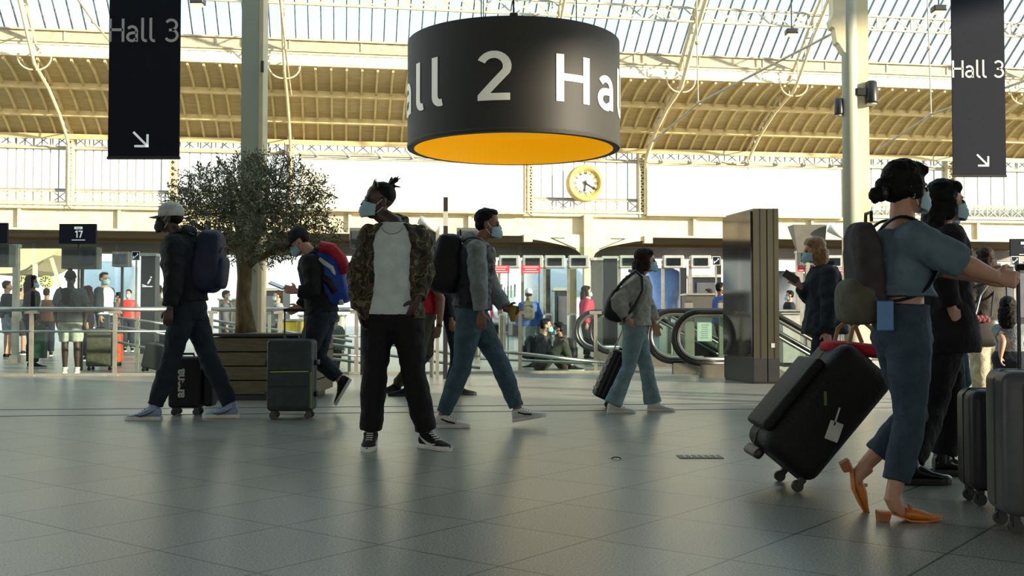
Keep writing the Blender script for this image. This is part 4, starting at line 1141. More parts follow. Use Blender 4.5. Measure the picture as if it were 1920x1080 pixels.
    def limb(s, mb, side, which, infl=0.0, frac=1.0, end_infl=None, sc=1.0):
        k = s.k
        if which == 'arm':
            a, (e, w) = s.sh[side], s.arms[side][:2]; rs = (.060, .056, .047, .044, .030)
        else:
            a, (e, w) = s.hip[side], s.legs[side][:2]; rs = (.098, .084, .060, .057, .040)
        end_infl = infl if end_infl is None else end_infl
        path = []
        for i, (f, r) in enumerate(((0, rs[0]), (.18, rs[0] * .99), (.5, rs[1]), (.85, rs[2] * 1.03), (1.0, rs[2]))):
            path.append((a + (e - a) * f, r))
        for f, r in ((.15, rs[2]), (.35, rs[3] * 1.03), (.65, (rs[3] + rs[4]) / 2), (1.0, rs[4])):
            path.append((e + (w - e) * f, r))
        # cumulative fraction cut
        L = [0.0]
        for p, q in zip(path[:-1], path[1:]): L.append(L[-1] + (p[0] - q[0]).length)
        T = L[-1]; out = []
        for (p, r), l in zip(path, L):
            if l <= T * frac + 1e-6: out.append((p, r, l / T))
            else:
                pp, pr, pl_ = out[-1]; f = (T * frac - pl_ * T) / max(1e-6, l - pl_ * T)
                if f > .02: out.append((pp + (p - pp) * f, pr + (r - pr) * f, frac))
                break
        mb.tube([p for p, r, l in out], [r * k * sc + infl + (end_infl - infl) * l for p, r, l in out], 16)
        mb.ell(a, [(rs[0] * k * sc + infl) * 1.03] * 3, n=14, m=8)
    def hand(s, side):
        e, w, fin, curl, th, nr = s.arms[side]; k = s.k; mb = s.body
        d = (fin - w).normalized(); sg = 1 if side == 'R' else -1
        t = V3(th) if th else s.f.copy(); t = (t - d * t.dot(d))
        t = t.normalized() if t.length > .1 else s.r
        n = V3(nr) if nr else -s.r * sg; n = n - d * n.dot(d) - t * n.dot(t)
        n = n.normalized() if n.length > .05 else d.cross(t)
        rr = []
        for x, hw, ht in ((-.03, .026, .022), (0, .027, .019), (.02, .033, .018), (.05, .040, .016), (.08, .041, .013), (.09, .036, .009)):
            c = w + d * x * k
            rr.append([c + t * hw * k * cos(a) + n * ht * k * sin(a) for a in [2 * pi * i / 14 for i in range(14)]])
        mb.rings(rr)
        c_ = radians(curl)
        for off, L, dl in ((-.031, .058, -.008), (-.011, .072, 0), (.010, .078, .002), (.031, .070, 0)):
            p = w + d * (.082 + dl) * k + t * off * k; a = c_ * .5; pts = [p - d * .02 * k]; pts.append(p)
            for j, fr in enumerate((.45, .30, .25)):
                dd = d * cos(a) + n * sin(a) + t * off * 1.2; p = p + dd.normalized() * L * fr * k; pts.append(p); a += c_
            mb.tube(pts, [.0095 * k, .0098 * k, .009 * k, .0085 * k, .007 * k], 8)
        p = w + d * .02 * k + t * .022 * k; q = p + (d * .5 + t * .75 + n * .35).normalized() * .038 * k; r_ = q + (d * .85 + t * .3 + n * .5).normalized() * .030 * k
        mb.tube([p, q, r_, r_ + (d * .9 + n * .5).normalized() * .018 * k], [.015 * k, .0125 * k, .0105 * k, .008 * k], 8)
    def head(s):
        mb = s.body; E = lambda c, r: mb.ell(s.H(*c), [x * s.hk for x in r], s.MH, 20, 12)
        E((0, -.012, .038), (.074, .095, .086)); E((0, .022, -.025), (.061, .070, .082)); E((0, .036, -.080), (.043, .047, .036))
        E((0, .080, .020), (.046, .014, .011)); E((.036, .060, -.030), (.024, .024, .022)); E((-.036, .060, -.030), (.024, .024, .022))
        E((0, .088, -.064), (.024, .012, .007)); E((0, .086, -.076), (.021, .012, .007))
        mb.tube([s.H(0, .084, .010), s.H(0, .098, -.012), s.H(0, .112, -.036)], [.008 * s.hk, .011 * s.hk, .014 * s.hk], 8)
        E((.012, .098, -.040), (.010, .012, .009)); E((-.012, .098, -.040), (.010, .012, .009))
        for sx in (-1, 1):
            E((sx * .075, -.012, -.012), (.009, .022, .033))
        mb.tube([s.nk - s.up * .05 * s.k, s.nk, s.H(0, -.020, -.085), s.H(0, -.012, -.04)], [.075 * s.k, .060 * s.k, .054 * s.k, .055 * s.k], 16)
    def finish_body(s, leg_sc=.86, arm_sc=.84, bare_arm=False, bare_leg=False, foot=False):
        k = s.k
        s.add_torso(s.body, .04, 1.02, 0, sc=.82)
        for sd in ('R', 'L'):
            if s.arms[sd]: s.limb(s.body, sd, 'arm', sc=1.0 if bare_arm else arm_sc); s.hand(sd)
            if s.legs[sd]:
                s.limb(s.body, sd, 'leg', sc=.92 if bare_leg else leg_sc)
                kp, an, h, f, u = s.legs[sd]
                s.body.tube([an + u * .02, an - u * .03 * k + f * .02 * k, h + f * .10 * k + u * .040 * k, h + f * .20 * k + u * .022 * k], [.040 * k, .036 * k, .028 * k, .016 * k], 10)
        s.head()
        o = s.body.build('person', s.skin, origin=s.origin)
        tag(o, s.label, 'person', s.group)
        finish(o, s.vox * .8, smooth=2)
        s.o = o
        for sx in (-1, 1):
            MB().ell(s.H(sx * .030, .082, -.001), [.0125 * s.hk, .010 * s.hk, .009 * s.hk], s.MH, 12, 8).build('eye', EYE, o, smooth=True)
        return o
    # clothing -------------------------------------------------
    def top(s, name, m, hem=-.15, infl=.018, sleeve=1.0, neck=1.0, disp=.016, open_=None, hem_infl=None, collar=0, hood=False, sl_infl=None, sides='RL', tex_=None, cuff=None):
        mb = MB(); hi = infl if hem_infl is None else hem_infl
        fi = lambda t: infl + (hi - infl) * max(0, min(1, (.45 - t) / (.45 - hem)))
        s.add_torso(mb, hem, neck, fi, a0=open_, n=18)
        for sd in sides:
            if s.arms[sd] and sleeve > 0: s.limb(mb, sd, 'arm', sl_infl if sl_infl is not None else infl * .8, sleeve, end_infl=cuff)
        if collar:
            c = s.nk + s.up * .01 * s.k
            n = 24; a0 = .5 if open_ else 0
            pts = []
            for i in range(n + 1):
                a = a0 + (2 * pi - 2 * a0) * i / n
                pts.append(c + s.r * sin(a) * .080 * s.k + s.tf * (cos(a) * .078 - .01) * s.k - s.up * (.035 * cos(a) * s.k))
            mb.tube(pts, collar * s.k, 8)
        if hood:
            c = s.nk - s.tf * .075 * s.k + s.up * .015 * s.k
            mb.ell(c, (.115 * s.k, .065 * s.k, .058 * s.k), Matrix((s.r, s.tf, s.up)).transposed(), 18, 10)
            mb.tube([s.nk + s.r * .085 * s.k - s.tf * .03 + s.up * .01, s.nk + s.r * .07 * s.k + s.tf * .04 - s.up * .01, s.nk + s.tf * .085 * s.k - s.up * .045, s.nk - s.r * .07 * s.k + s.tf * .04 - s.up * .01, s.nk - s.r * .085 * s.k - s.tf * .03 + s.up * .01], .026 * s.k, 8)
        o = mb.build(name, m, s.o); finish(o, s.vox, disp, tex_); return o
    def bottom(s, name, m, waist=.22, infl=.014, length=.97, hem_infl=None, disp=.013, flare=None):
        mb = MB(); s.add_torso(mb, -.20, waist, lambda t: infl * .8 + min(0, t + .06) * .35, n=12)
        for sd in 'RL':
            if s.legs[sd]:
                s.limb(mb, sd, 'leg', infl, length, end_infl=hem_infl if hem_infl is not None else infl)
                if flare:
                    kp, an = s.legs[sd][:2]; e = kp + (an - kp) * 1.02
                    mb.tube([kp, kp + (an - kp) * .4, e], [.070 * s.k, .078 * s.k, flare], 18)
        o = mb.build(name, m, s.o); finish(o, s.vox, disp); return o
    def shoes(s, m, sole, style='sneaker', accent=None, acc_mat=None):
        for sd in 'RL':
            if not s.legs[sd]: continue
            kp, an, h, f, u = s.legs[sd]; k = s.k * 1.02; sdv = f.cross(u)
            up_r, so_r = [], []
            sh = .030 if style != 'boot' else .035
            tops = ((.0, .030, .088), (.02, .036, .100), (.06, .038, .104), (.10, .039, .098), (.135, .041, .080), (.17, .044, .062), (.21, .044, .052), (.25, .036, .043), (.275, .022, .034), (.285, .010, .028))
            if style == 'boot': tops = tuple((x, w * 1.05, z * 1.12 + .008) for x, w, z in tops)
            for x, w, z in tops:
                c = h + f * x * k
                up_r.append([c + sdv * w * k * (cos(a)) + u * ((sh * .6 + (z - sh * .6) * max(0, (sin(a) * .5 + .5))) * k) for a in [2 * pi * i / 14 for i in range(14)]])
                so_r.append([c + sdv * (w + .004) * k * xx + u * zz * k + (f * -.004) for xx, zz in ((-1, .004), (-.9, 0), (.9, 0), (1, .004), (1.03, sh * .6), (1, sh), (-1, sh), (-1.03, sh * .6))])
            mb = MB(); mb.rings(up_r); mb.tube([an - u * .03 * k, an + u * (.035 if style == 'high' else .01) * k], [.046 * k, .048 * k], 14)
            if style == 'boot': mb.tube([an - u * .03 * k, an + u * .16 * k], [.050 * k, .054 * k], 14)
            o = mb.build('shoe', m, s.o); finish(o, min(.008, s.vox), smooth=2)
            MB().rings(so_r).build('sole', sole, o)
            if style in ('sneaker', 'high') and s.vox < .012:
                l_ = MB()
                for j in range(4): c = h + f * (.105 + .02 * j) * k + u * (.098 - .0115 * j) * k; l_.bar(c - sdv * .022, c + sdv * .022, .006)
                l_.build('laces', acc_mat or sole, o)
            if accent:
                for sgn in (-1, 1):
                    c = h + u * .045 * k + sdv * sgn * .0445 * k
                    g = lambda a, b, tk: (c + f * a * k + u * b * k, tk)
                    pts = [g(.19, -.004, .002), g(.15, -.012, .008), (c + f * .11 * k + u * -.004 * k, .009), (c + f * .07 * k + u * .014 * k, .006), (c + f * .03 * k + u * .038 * k - sdv * sgn * .004, .002)] if accent == 'hook' else [g(.05, .03, .006), g(.10, .008, .007), g(.16, -.005, .006)]
                    q = MB(); q.rings([[p + u * tk * k - sdv * .003, p - u * tk * k - sdv * .003, p - u * tk * k + sdv * .003, p + u * tk * k + sdv * .003] for p, tk in pts]); q.build('side_mark', acc_mat or black_p, o)
    def mask(s, m=None):
        mb = MB(); na, nz = 18, 10; rr = []
        for j in range(nz + 1):
            v = j / nz; row = []
            z = -.112 + .100 * v
            for i in range(na + 1):
                a = radians(-78 + 156 * i / na)
                bul = .018 * max(0, cos(a)) ** 3 * (sin(pi * min(1, v * 1.15)) * .8 + .3) + .002 * sin(v * pi * 7)
                zz = z + (.014 * max(0, cos(a * 1.2)) ** 4 if v > .85 else 0) + (.5 - v) * .030 * abs(sin(a)) ** 2
                row.append(s.H(sin(a) * (.062 + .012 * v), .018 + cos(a) * (.070 + .018 * sin(pi * (.25 + .6 * v))) + bul, zz))
            rr.append(row)
        for j in range(nz):
            pass
        mb.rings(rr, closed=False, caps=False)
        o = mb.build('face_mask', m or MASK, s.o, smooth=True)
        sm = o.modifiers.new('Thickness', 'SOLIDIFY'); sm.thickness = .003
        for sx in (-1, 1):
            l_ = MB(); l_.tube([s.H(sx * .068, .030, -.028), s.H(sx * .083, -.002, .008)], .0022 * s.hk, 6); l_.tube([s.H(sx * .062, .026, -.082), s.H(sx * .082, -.012, -.040)], .0022 * s.hk, 6)
            l_.build('ear_loops', white_p, o)
        return o
    def hair(s, m, style='short', extra=None):
        mb = MB(); E = lambda c, r, M=None: mb.ell(s.H(*c), [x * s.hk for x in r], M or s.MH, 20, 12)
        if style in ('short', 'shaved'):
            t = 1.0 if style == 'short' else .955
            E((0, -.026, .050), (.081 * t, .094 * t, .088 * t)); E((0, -.045, .0), (.076 * t, .066 * t, .060 * t))
            if style == 'short': E((0, .018, .100), (.060, .058, .032))
        if style in ('long', 'bun'):
            E((0, -.026, .048), (.086, .100, .090)); E((0, -.050, -.01), (.080, .070, .070)); E((0, .030, .090), (.062, .052, .038))
        if style == 'long':
            for sx in (-1, 1): E((sx * .070, -.008, -.030), (.024, .042, .085)); E((sx * .044, .046, .078), (.030, .030, .030))
            d = V3((0, 0, -1)); L = extra or .32
            rr = []
            p0 = s.H(0, -.045, .0)
            for f, w, t in ((0, .090, .072), (.2, .096, .072), (.45, .100, .064), (.75, .088, .050), (1.0, .050, .026)):
                c = p0 - s.hf * (.02 + .03 * f) + V3((0, 0, -1)) * L * f
                rr.append([c + s.hr * w * s.hk * cos(a) + s.hf * t * s.hk * sin(a) for a in [2 * pi * i / 18 for i in range(18)]])
            mb.rings(rr)
        if style == 'bun':
            for sx in (-1, 1): E((sx * .069, .006, -.002), (.022, .046, .062)); E((sx * .042, .048, .080), (.030, .030, .030))
            c = extra or (0, -.125, .03); E(c, (.036, .034, .040)); E((c[0], (c[1] - .06) / 2 - .01, (c[2] + .02) / 2 + .02), (.04, .045, .035))
        if style == 'tied':
            E((0, -.022, .050), (.077, .092, .084)); E((0, -.055, .098), (.030, .028, .028))
            for i in range(14):
                a = R.uniform(-1.2, 1.2); b = R.uniform(.0, 1.0); L = R.uniform(.07, .12)
                dv = V3((sin(a) * .6, -cos(a) * .75, b)).normalized(); p = V3((0, -.058, .105))
                mb.tube([s.H(*p), s.H(*(p + dv * L * .55)), s.H(*(p + dv * L + V3((0, 0, -.008))))], [.012, .009, .005], 6)
            for i in range(4): mb.tube([s.H(.02 * i - .03, .03, .115), s.H(.02 * i - .02, .045 - .01 * i, .142)], [.009, .004], 6)
        if style == 'afro_bun':
            E((0, -.02, .05), (.086, .098, .090)); E((0, -.03, .150), (.038, .036, .032)); E((-.075, -.02, .03), (.03, .03, .03)); E((.075, -.02, .03), (.03, .03, .03))
        o = mb.build('hair', m, s.o); finish(o, min(.008, s.vox * .8), .012 if style not in ('shaved', 'tied') else .004, T_HAIR, 1); return o
    def cap(s, m, brim=True, back=False):
        mb = MB(); rr = []
        for j in range(9):
            th = pi / 2 * j / 8; q = cos(th) ** .8; rr.append([s.H(.088 * q * cos(a), -.014 + .105 * q * sin(a), .042 + .092 * sin(th)) for a in [2 * pi * i / 24 for i in range(24)]])
        rr.insert(0, [s.H(.087 * cos(a), -.014 + .104 * sin(a), .012) for a in [2 * pi * i / 24 for i in range(24)]])
        mb.rings(rr); o = mb.build('cap', m, s.o, smooth=True)
        MB().ell(s.H(0, -.014, .136), [.008] * 3, n=8, m=6).build('cap_button', m, o)
        if brim:
            b = MB(); top_, bot = [], []
            for i in range(13):
                a = pi * i / 12; x = .080 * cos(a); y = .078 + .085 * sin(a) ** .8
                top_.append(s.H(x, y, .034 - .018 * (y - .078) / .08 - .05 * x * x / .0064 * .3)); bot.append(top_[-1] - s.hu * .005)
            k = len(top_); b.add(top_ + bot, [tuple(range(k)), tuple(range(2 * k - 1, k - 1, -1))] + [(i, (i + 1) % k, (i + 1) % k + k, i + k) for i in range(k)])
            b.build('cap_brim', m, o)
        return o

def rounded(mb, c, size, M, e=.55, n=28, m_=16, taper=0.0):
    hx, hy, hz = [x / 2 for x in size]; rr = []
    for j in range(m_ + 1):
        th = -pi / 2 + pi * (.01 + .98 * j / m_); ct, st = cos(th), sin(th); cz = (1 if st >= 0 else -1) * abs(st) ** e; cc = abs(ct) ** e
        row = []
        for i in range(n):
            a = 2 * pi * i / n; x = (1 if cos(a) >= 0 else -1) * abs(cos(a)) ** e; y = (1 if sin(a) >= 0 else -1) * abs(sin(a)) ** e
            row.append(V3(c) + M @ V3((hx * x * cc * (1 - taper * max(0, cz)), hy * y * cc * (1 - taper * max(0, cz)), hz * cz)))
        rr.append(row)
    return mb.rings(rr)
def backpack(lab, p, px, py, dy, size, m, m2=None, tilt=0.0, pocket=True, strap=True, name='backpack', lift=0.0, sides='RL', smat=None):
    """rucksack on a person's back; x = right, y = forward of wearer"""
    c = P(px, py, p.Y + dy); M = Matrix((p.r, p.f, V3((0, 0, 1)))).transposed() @ Matrix.Rotation(radians(tilt), 3, 'X')
    t = thing(name, lab, 'backpack', c)
    mb = MB(); rounded(mb, c, size, M, .5, taper=.18); o = mb.build('pack_body', m, t, smooth=True)
    d = o.modifiers.new('sub', 'SUBSURF'); d.levels = 1; d.render_levels = 1
    d = o.modifiers.new('Folds', 'DISPLACE'); d.texture = T_FOLD; d.strength = .02; d.mid_level = .5; d.texture_coords = 'LOCAL'
    if pocket:
        mb = MB(); rounded(mb, c + M @ V3((0, -size[1] * .46, -size[2] * .16)), (size[0] * .78, size[1] * .32, size[2] * .52), M, .5)
        mb.build('front_pocket', m2 or m, t, smooth=True)
        z = MB(); q = lambda a, b: c + M @ V3((a * size[0], -size[1] * .50 + abs(a) * .06 * size[1], b * size[2])); z.tube([q(-.36, .16), q(-.2, .24), q(0, .26), q(.2, .24), q(.36, .16)], .006, 6); z.build('zip', black_p, t)
    mb = MB(); q = c + M @ V3((0, size[1] * .3, size[2] * .5)); mb.tube([q + p.r * -.04, q + p.r * -.035 + V3((0, 0, .04)), q + p.r * .035 + V3((0, 0, .04)), q + p.r * .04], .008, 6); mb.build('grab_loop', black_p, t)
    if strap:
        for sd in sides:
            sg = 1 if sd == 'R' else -1; sh = p.sh[sd]; k = p.k; a = p.nk - p.up * .02 * k + p.r * sg * .095 * k
            off = .040 + .062 * k
            pts = [c + M @ V3((sg * size[0] * .25, size[1] * .42, size[2] * .38)), a - p.tf * .09 * k + p.up * .03, a + p.up * .055 * k + p.tf * .0, a + p.tf * .115 * k - p.up * .05 * k, a + p.tf * .130 * k - p.up * .18 * k + p.r * sg * .03, a + p.tf * .05 * k - p.up * .33 * k + p.r * sg * .070 * k, c + M @ V3((sg * size[0] * .42, size[1] * .4, -size[2] * .36))]
            mb = MB(); rr = []
            for i, q in enumerate(pts):
                tg_ = (pts[min(i + 1, len(pts) - 1)] - pts[max(i - 1, 0)]).normalized(); wv = (p.r - tg_ * p.r.dot(tg_)).normalized(); nv = tg_.cross(wv)
                rr.append([q + wv * .026 + nv * .008, q - wv * .026 + nv * .008, q - wv * .026 - nv * .008, q + wv * .026 - nv * .008])
            mb.rings(rr); o = mb.build('shoulder_strap', smat or black_p, t, smooth=True)
            d = o.modifiers.new('sub', 'SUBSURF'); d.levels = 2; d.render_levels = 2
    return t
def suitcase(lab, c, yaw, size, m, tilt=0.0, handle=.35, wheels=4, ribs=0, trim=None, hm=None, axis='Y', r=.04, name='suitcase'):
    """c = floor point under the middle; x = width, y = depth, z = height; tilt about the local y or x axis through the wheels"""
    W, D, Hh = size; t = thing(name, lab, 'suitcase', c); M0 = Matrix.Rotation(radians(yaw), 3, 'Z')
    M = M0 @ Matrix.Rotation(radians(tilt), 3, axis); c = V3(c)
    wr = .03; pv_ = V3((W / 2 - .05, 0, wr)) if wheels == 2 else V3((0, 0, 0)); lift = V3((0, 0, wr if wheels == 2 else 0)); q = lambda x, y, z: c + lift + M @ (V3((x, y, z)) - pv_)
    mb = MB(); mb.rbox(q(0, 0, 2 * wr + .01 + Hh / 2), (W, D, Hh), r, M, 5); o = mb.build('shell', m, t, smooth=True)
    for i in range(ribs):
        x = -W / 2 + W * (i + 1) / (ribs + 1)
        mb = MB(); mb.bar(q(x, -D / 2 - .002, 2 * wr + .05), q(x, -D / 2 - .002, 2 * wr + Hh - .04), .012, .010); mb.build('rib', trim or m, t)
    mb = MB()
    for z in (0.0, .012): pass
    mb.rings([[q(x * (W / 2 + .003), y0, 2 * wr + .01 + Hh / 2 + z * (Hh / 2 + .003)) for x, z in ((-1, -.86), (-.86, -1), (.86, -1), (1, -.86), (1, .86), (.86, 1), (-.86, 1), (-1, .86))] for y0 in (-.006, .006)]); mb.build('zip_seam', trim or black_p, t)
    for sx, sy in (((-1, -1), (1, -1), (-1, 1), (1, 1)) if wheels == 4 else ((1, -1), (1, 1))):
        w = MB(); w.cyl(q(sx * (W / 2 - .05), sy * (D / 2 - .05), wr), wr, .022, 16, M @ V3((0, 1, 0))); w.bar(q(sx * (W / 2 - .05), sy * (D / 2 - .05), wr), q(sx * (W / 2 - .05), sy * (D / 2 - .05), wr * 2 + .02), .03, .034); w.build('wheel', black_p, t, smooth=False)
    mb = MB(); z0 = 2 * wr + Hh; mb.tube([q(-.06, 0, z0), q(-.055, 0, z0 + .035), q(.055, 0, z0 + .035), q(.06, 0, z0)], .011, 8); mb.build('carry_handle', hm or black_p, t)
    if handle:
        mb = MB(); mb.tube([q(-.09, D / 2 - .04, z0 - .02), q(-.09, D / 2 - .04, z0 + handle)], .008, 8); mb.tube([q(.09, D / 2 - .04, z0 - .02), q(.09, D / 2 - .04, z0 + handle)], .008, 8)
        mb.tube([q(-.10, D / 2 - .04, z0 + handle), q(.10, D / 2 - .04, z0 + handle)], .015, 8); mb.build('telescopic_handle', hm or steel, t)
    return t, q
# ------------------------------------------------------------------ fabrics
def camo_mat():
    m = mat('camouflage', (100, 100, 70), .85, bump=.3, bscale=60, spec=.2)
    n, l = m.node_tree.nodes, m.node_tree.links; b = n['Principled BSDF']
    tc = n['Texture Coordinate']; nz = n.new('ShaderNodeTexNoise'); nz.inputs['Scale'].default_value = 13; nz.inputs['Detail'].default_value = 1.5; nz.inputs['Distortion'].default_value = .8
    l.new(tc.outputs['Object'], nz.inputs['Vector']); rp = n.new('ShaderNodeValToRGB'); rp.color_ramp.interpolation = 'CONSTANT'
    cols = ((0, (34, 33, 28)), (.42, (70, 62, 44)), (.50, (52, 54, 40)), (.57, (104, 98, 74)), (.63, (44, 42, 34)))
    rp.color_ramp.elements[0].color = (*lin(cols[0][1]), 1); rp.color_ramp.elements[1].position = cols[1][0]; rp.color_ramp.elements[1].color = (*lin(cols[1][1]), 1)
    for p, c in cols[2:]: e_ = rp.color_ramp.elements.new(p); e_.color = (*lin(c), 1)
    l.new(nz.outputs[0], rp.inputs[0]); l.new(rp.outputs[0], b.inputs['Base Color']); return m
CAMO = camo_mat()
blackc = cloth('black_cotton', (24, 24, 26)); blackh = cloth('black_hoodie', (28, 31, 34)); whitet = cloth('white_cotton', (196, 206, 202), (172, 184, 182))
navyj = cloth('dark_navy_denim', (32, 42, 52)); tealj = cloth('teal_denim', (68, 90, 98), (48, 68, 78)); lightj = cloth('light_denim', (118, 140, 142), (90, 112, 118)); midj = cloth('mid_denim', (56, 72, 84), (40, 54, 66))
greyh = cloth('grey_hoodie', (132, 142, 142)); vestm = cloth('dark_puffer', (32, 38, 46), rough=.5); sweat = cloth('oatmeal_sweater', (156, 156, 146)); darkc = cloth('dark_coat', (34, 40, 46))
bluet = cloth('steel_blue_knit', (92, 110, 120), (74, 92, 102)); redt = cloth('red_cotton', (176, 30, 46)); khaki = cloth('dark_khaki', (74, 72, 58)); creamt = cloth('cream_cotton', (196, 188, 160)); greyt = cloth('grey_cotton', (92, 92, 90)); stone = cloth('stone_shorts', (186, 186, 172))
nylon_n = cloth('navy_nylon', (30, 38, 62), rough=.55); nylon_k = cloth('black_nylon', (22, 23, 26), rough=.55); royal = cloth('royal_blue_nylon', (28, 66, 158), rough=.5); crim = cloth('crimson_nylon', (170, 28, 44), rough=.5); olive = cloth('olive_canvas', (92, 92, 76))
hairk = mat('black_hair', (14, 13, 13), .65, rgb2=(8, 8, 8), nscale=60, spec=.15); hairb = mat('brown_hair', (44, 30, 24), .65, rgb2=(24, 16, 12), nscale=60, spec=.15); hairl = mat('blond_hair', (140, 104, 56), .5, rgb2=(92, 64, 34), nscale=50)
solew = mat('white_rubber', (214, 214, 206), .5); solek = mat('black_rubber_sole', (20, 20, 20), .6); shoek = cloth('black_shoe_knit', (30, 30, 32)); shoeb = mat('pale_blue_leather', (128, 150, 176), .45, rgb2=(112, 136, 164)); shoew = mat('white_leather', (206, 206, 198), .45); leatherk = mat('black_leather', (16, 16, 17), .22); tan = mat('tan_leather', (190, 116, 36), .4, rgb2=(170, 98, 26))
silver = mat('silver_chain', (190, 190, 186), .25, 1.0)

# 1 the man in the camouflage jacket ------------------------------------------------
p = Person('standing person in an open camouflage jacket, white T-shirt and black trousers, head turned left', 7.33, -90, (710, 378), (739, 418), (737, 588), k=1.06, skin='dark', hyaw=-158, hpitch=-3, vox=.008, wide=1.0, thick=.95)
p.arm('R', (669, 520, .02), (674, 582, -.05), (681, 622, -.06), 28, thumb=(0, -1, 0), nrm=(1, 0, 0))
p.arm('L', (797, 510, .04), (783, 562, -.10), (768, 600, -.10), 30, thumb=(-.6, -.5, .0), nrm=(-.5, 1, 0))
p.leg('R', (702, 706, -.02), (697, 826, .10), (689, 840, -.17)); p.leg('L', (776, 704, -.02), (790, 829, .06), (829, 838, -.10))
p.finish_body()
p.bottom('trousers', blackc, waist=.05, infl=.010, hem_infl=.034, disp=.018)
p.top('t_shirt', whitet, hem=-.01, infl=.014, sleeve=.2, neck=1.0, disp=.010)
p.top('camouflage_jacket', CAMO, hem=-.06, infl=.032, neck=.985, sleeve=.97, open_=lambda t: .80 - .26 * max(0, (t - .1)), disp=.026, collar=.020, sl_infl=.022, hem_infl=.036)
p.shoes(shoek, solew, accent='hook', acc_mat=solew)
p.hair(hairk, 'tied'); p.mask()
mb = MB(); mb.tube([p.nk + p.r * .075 * sin(a) + p.tf * (.02 + .075 * cos(a)) + p.up * (.01 - .055 * (cos(a) * .5 + .5)) for a in [2 * pi * i / 24 for i in range(25)]], .0045, 6); mb.build('neck_chain', silver, p.o)
mb = MB(); mb.tube([p.nk + p.r * .072 * sin(a) + p.tf * (.105 + .018 * cos(a * .5)) - p.up * (.03 + .055 * cos(a) ) for a in [-1.4 + 2.8 * i / 16 for i in range(17)]], .0022, 6); mb.build('thin_chain', silver, p.o)
mb = MB(); mb.tube([p.H(.0792 * sin(a), .030 - .0 * cos(a), .050 + .092 * cos(a)) for a in [-1.2 + 2.4 * i / 20 for i in range(21)]], .0045, 6); mb.build('hair_band', silver, p.o)

# 2 man in the white cap ------------------------------------------------------------
p = Person('person in a white cap, black hoodie and dark jeans striding left with a navy rucksack', 9.5, 180, (318, 409), (337, 441), (352, 575), k=1.10, skin='dark', vox=.009, hpitch=3, thick=1.1)
p.arm('L', (325, 530, -.24), (318, 580, -.26), (312, 618, -.27), 40, thumb=(-1, 0, 0), nrm=(0, 1, 0))
p.arm('R', (352, 530, .22), (345, 580, .22), (343, 600, .22), 60, thumb=(-1, 0, 0))
p.leg('L', (322, 672, -.06), (302, 782, -.1), (242, 784, -.1)); p.leg('R', (392, 672, .1), (446, 780, .12), (388, 784, .12))
p.finish_body()
p.bottom('jeans', navyj, infl=.012, hem_infl=.026, disp=.018)
p.top('hoodie', blackh, hem=.06, infl=.035, sleeve=.95, hood=True, disp=.026, sl_infl=.03)
p.shoes(shoeb, solew, 'high', accent='hook', acc_mat=black_p)
capm = cloth('white_cap_cotton', (190, 194, 190)); p.hair(hairk, 'shaved'); p.cap(capm); p.mask(mat('black_mask', (22, 22, 24), .8))
backpack('round navy rucksack on the back of the person in the white cap', p, 392, 490, 0, (.34, .27, .56), nylon_n, tilt=6)
cc = G(345, 776); 
t, q = suitcase('black upright cabin suitcase lettered arena beside the person in the white cap', V3((P(349, 700, 9.9).x, 9.95, 0)), 0, (.30, .24, .47), cloth('suitcase_black_fabric', (28, 29, 30), rough=.6), handle=.24, r=.035, hm=black_p)
font('arena', .118, mat('arena_letters', (196, 198, 196), .5), t, faceM(q(-.030, -.126, .30), (0, 0, 1), (-1, 0, 0)), 'brand_lettering', off=.004)
MB().rbox(q(.21, 0, .26), (.09, .18, .36), .03).build('side_pouch', nylon_k, t, smooth=True)

# 3 phone reader with the blue sports rucksack --------------------------------------
p = Person('person in a dark cap and black jacket walking left while looking down at a phone', 10.1, 180, (561, 452), (586, 478), (604, 588), k=1.0, skin='light', vox=.010, hpitch=34)
p.arm('L', (588, 548, -.20), (556, 546, -.24), (532, 541, -.22), 30, thumb=(0, 0, 1), nrm=(0, 1, 0))
p.arm('R', (585, 545, .14), (562, 577, .05), (545, 583, .02), 62, thumb=(-.3, 0, .9), nrm=(0, 1, .0))
p.leg('L', (572, 672, -.05), (574, 772, -.06), (530, 774, -.06)); p.leg('R', (596, 672, .08), (660, 712, .12), (636, 752, .12), ground=False)
p.finish_body()
p.bottom('trousers', navyj, infl=.022, disp=.016); p.top('jacket', blackc, hem=.0, infl=.034, sleeve=.97, hood=True, disp=.022)
p.shoes(shoek, solew); p.hair(hairb, 'short'); p.cap(cloth('dark_cap_cotton', (34, 36, 40))); p.mask()
t = backpack('blue, white and red sports rucksack on the back of the phone reader', p, 622, 518, 0, (.33, .30, .56), royal, tilt=-14, pocket=False, smat=royal)
c = P(622, 518, p.Y)
for nm, pts, m_, w in (('red_panel', ((600, 462), (622, 466), (640, 486), (650, 512)), crim, .055), ('white_stripe', ((598, 486), (622, 502), (638, 535), (640, 572)), whitet, .022), ('black_panel', ((596, 512), (615, 528), (628, 548)), nylon_k, .035)):
    mb = MB(); y0 = -.155
    qs = [P(a, b, p.Y + y0 + (.045 if a > 636 else 0)) for a, b in pts]
    mb.tube(qs, w, 8); o = mb.build(nm, m_, t, smooth=True)
ph = P(519, 535, 9.88); t = thing('phone', 'dark phone held up by the person in the dark cap', 'phone', ph)
MB().rbox(ph, (.15, .075, .009), .004, M=Matrix.Rotation(radians(22), 3, 'Y') @ Matrix.Rotation(radians(20), 3, 'X')).build('body', black_p, t)
MB().box(ph + V3((.002, 0, .0055)), (.135, .066, .001), M=Matrix.Rotation(radians(22), 3, 'Y') @ Matrix.Rotation(radians(20), 3, 'X')).build('screen', mat('phone_glow', (150, 160, 170), .2, emit=(150, 165, 180), estr=.4), t)
